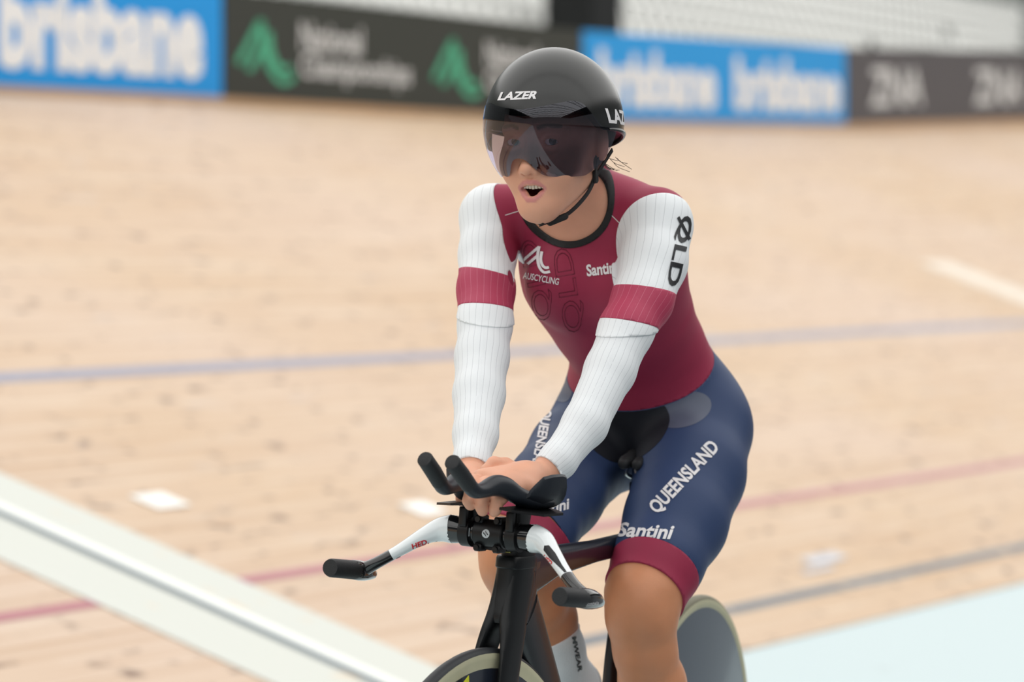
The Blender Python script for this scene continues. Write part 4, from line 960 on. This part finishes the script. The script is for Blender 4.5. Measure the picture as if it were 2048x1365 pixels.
# base bar
mbk = MB(); mbk.tube([S(ca, b, cw) for b in (-.0685, -.06, -.03, .03, .06, .0685)], [(.0185, .0205), (.0185, .0200), .0162, .0162, (.0185, .0200), (.0185, .0205)], 22, up=BZ)
bar = mbk.build('base_bar', M['gloss'], BK)
for s in (-1, 1):
    A = smooth_path([(ca, .068, cw), (ca+.004, .085, cw-.003), (.098, .105, .820), (.114, .135, .797), (.126, .160, .779), (.130, .178, .768)], 6)
    R = smooth_path([(.0189, .0209), (.0168, .0175), (.0132, .0122), (.0108, .0088), (.0105, .0086), (.0112, .0102)], 6)
    n1 = 21
    wh = MB().tube([S(a, s*b, w_) for a, b, w_ in A[:n1]], [tuple(r) for r in R[:n1]], 20, up=BZ).build('bar_wing', M['white'], bar)
    MB().tube([S(a, s*b, w_) for a, b, w_ in A[n1-1:]], [tuple(r) for r in R[n1-1:]], 20, up=BZ).build('bar_tip', M['gloss'], bar)
    # dark flash along the wing
    wt = bvh(wh); idx = range(9, n1)
    fl = []
    for i in idx:
        a, b, w_ = A[i]; k = (i-9)/(n1-10); q = S(a, s*b, w_)
        for dy in (-.35-.1*k, -.35+.75*min(1, k*2.2)*.5+.1): fl.append(q + SH*(R[i][0]*math.sqrt(max(.05, 1-dy*dy))+.0006)*.9 + SL*s*.0 + BZ*R[i][1]*dy*1.02)
    q0 = S(.104, s*.186, .7655)
    core = MB().tube([S(.092, s*.187, .7560), S(.104, s*.187, .7590), S(.120, s*.1865, .7620), S(.138, s*.186, .7645), S(.156, s*.186, .7668)], [(.005, .007), (.0090, .0110), (.0118, .0140), (.0135, .0150), (.0136, .0140)], 18, up=BZ, rounded=.004).build('bar_end', M['gloss'], bar)
    gp = MB().tube([S(.146, s*.186, .7655), S(.152, s*.186, .766), S(.214, s*.186, .7725), S(.2185, s*.186, .773)], [.0132, .0139, .0136, .0122], 22).build('grip', M['rubber'], bar)
    if s == 1: put_mark('lettering', text_mesh('Sonoxia', .0), cam_map(bvh(core), (1172, 1209), (1197, 1206), 8, .0006, shear=.2), M['wprint'], bar, .2)
    put_mark('lettering', text_mesh('HED.', .03), cam_map(wt, *(((824, 1094), (857, 1083), 10) if s < 0 else ((1086, 1113), (1105, 1131), 10)), .0006, shear=.1), M['red'], bar, .2)
    if s == 1: put_mark('dark_flash', poly2d([(0, .5), (.06, .9), (.3, .92), (.62, .68), (1, .55), (.98, .45), (.6, .3), (.3, .12), (.07, .15)]), cam_map(wt, (1089, 1092), (1142, 1158), 15, .0005), M['bprint'], bar, .1)
    else: put_mark('dark_flash', poly2d([(0, .1), (.35, .45), (.7, .75), (1, .95), (.75, .5), (.4, .05)]), cam_map(wt, (772, 1120), (878, 1088), 13, .0005), M['bprint'], bar, .1)
# risers, plates and extensions
for s in (-1, 1):
    mb = MB()
    mb.loft([sec(S(a, s*.0385, w_), SH*ha, SL*hb, 16, 4.) for a, w_, ha, hb in ((.074, .838, .020, .0085), (.074, .850, .020, .0085), (.072, .866, .022, .0085), (.072, .872, .026, .010))])
    mb.tube([S(ca, s*.0305, cw), S(ca, s*.0465, cw)], .0225, 22)
    mb.box(S(ca+.020, s*.0385, cw+.022), SL*.006, BZ*.014, SH*.004, .001)
    mb.build('pad_riser', M['black'], BK)
    mb = MB(); A = [(.122, .030), (.122, .050), (.095, .088), (.040, .090), (.022, .070), (.022, .030)]
    pl = [S(a, s*b, .8735 - (b-.03)*.10) for a, b in A]; mb.loft([pl, [q + BZ*.0035 for q in pl]]); mb.build('pad_plate', M['black'], BK, smooth=False)
    # extension: grip tube rising forward, wave, flat body
    C_ = smooth_path([(.253, .022, .9455), (.232, .0225, .9315), (.208, .0235, .9140), (.190, .025, .9035), (.170, .027, .9030), (.142, .030, .9085), (.118, .034, .9060), (.095, .040, .8950), (.070, .048, .8870), (.045, .053, .8855)], 5)
    R_ = smooth_path([(.0108, .0108), (.0112, .0112), (.0112, .0112), (.0120, .0110), (.0130, .0110), (.0140, .0150), (.0160, .0150), (.0200, .0128), (.024, .0125), (.028, .011)], 5)
    ex_ = MB().tube([S(a, s*b, w_) for a, b, w_ in C_], [tuple(r) for r in R_], 20, up=BZ).build('aero_extension', M['ext'], BK)
    MB().tube([S(.2545, s*.022, .9463), S(.253, s*.022, .9455), S(.225, s*.0228, .9265), S(.205, s*.0238, .9118)], [.0104, .0116, .0120, .0116], 22).build('grip', M['rubber'], ex_)
    # forearm cup: curved shell, higher on the outer wall
    secs = []
    for a, zo, zi, bo in ((.099, .9030, .8990, .064), (.094, .912, .897, .070), (.086, .9235, .896, .078), (.070, .9265, .896, .083), (.045, .9270, .897, .085), (.033, .9250, .896, .085), (.028, .9100, .890, .084)):
        row = []
        for k in range(13):
            t = k/12; b = .018 + (bo-.018)*(.5-.5*math.cos(math.pi*t)); base = .8760 + max(0, a-.070)*.55
            w_ = base + (zi-base)*max(0, 1-t*2.6)**2 + (zo-base)*max(0, (t-.42)/.58)**2.2; row.append((a, b, w_))
        secs.append([S(a, s*b, w_) for a, b, w_ in row] + [S(a, s*(b+.0), w_-.0035) + SL*s*.003 for a, b, w_ in row[::-1]])
    cup = MB().loft(secs).build('arm_cup', M['ext'], ex_)
# saddle, post, cranks, chain
mb = MB()
for s in (-1, 1): mb.tube([B(.368, -.008+s*.0115, .906), B(.356, -.008+s*.012, .908), B(.31, -.006+s*.017, .911), B(.26, -.004+s*.03, .914)], [(.009, .009), (.0115, .011), (.014, .013), (.017, .014)], 14, up=BZ, rounded=.006)
secs = [sec(B(u, 0, w_), BL*hv, BZ*hw, 20, 2.6) for u, w_, hv, hw in ((.31, .905, .034, .012), (.25, .910, .048, .014), (.20, .914, .062, .015), (.165, .917, .064, .013))]; mb.loft(secs)
sad = mb.build('saddle', M['rubber'], BK)
mb = MB()
for s in (-1, 1): mb.tube(smooth_path([B(.362, -.008+s*.007, .900), B(.352, -.008+s*.011, .889), B(.30, s*.020, .882), B(.22, s*.022, .898)], 4), .0035, 8)
mb.build('saddle_rails', M['steel'], sad)
MB().tube([B(.37, 0, .76), B(.345, 0, .85), B(.338, 0, .872)], [(.012, .025), (.012, .022), (.016, .022)], 16, up=BH).build('seatpost', M['carbon'], BK)
CA = nrm(np.array([.06, -.155])); BB_ = (.44, .28)
for s, sg in ((1, 1), (-1, -1)):
    e = (BB_[0]+sg*CA[0]*.165, BB_[1]+sg*CA[1]*.165)
    cr = MB().tube([B(BB_[0], s*.062, BB_[1]), B(e[0], s*.072, e[1])], [(.008, .018), (.007, .012)], 14, up=BL, rounded=.008).build('crank', M['carbon'], BK)
    MB().box(B(e[0], s*.108, e[1]), BH*.035, BL*.028, BZ*.008, .003).build('pedal', M['black'], cr)
mb = MB(); n = 48
prof = [(.052, -.048), (.098, -.048), (.100, -.0495), (.098, -.051), (.052, -.051)]
V = []; Fc = []
for i in range(n):
    a = 2*math.pi*i/n
    V += [B(BB_[0]+r*math.cos(a), y, BB_[1]+r*math.sin(a)) for r, y in prof]
for i in range(n):
    for j in range(5): Fc.append((i*5+j, ((i+1) % n)*5+j, ((i+1) % n)*5+(j+1) % 5, i*5+(j+1) % 5))
mb.add(V, Fc); mb.build('chainring', M['steel'], BK)
mb = MB(); mb.tube([B(BB_[0], -.0495, BB_[1]+.1), B(0, -.0495, .335+.032)], .004, 8); mb.tube([B(BB_[0], -.0495, BB_[1]-.1), B(0, -.0495, .335-.032)], .004, 8); mb.build('chain', M['steel'], BK)
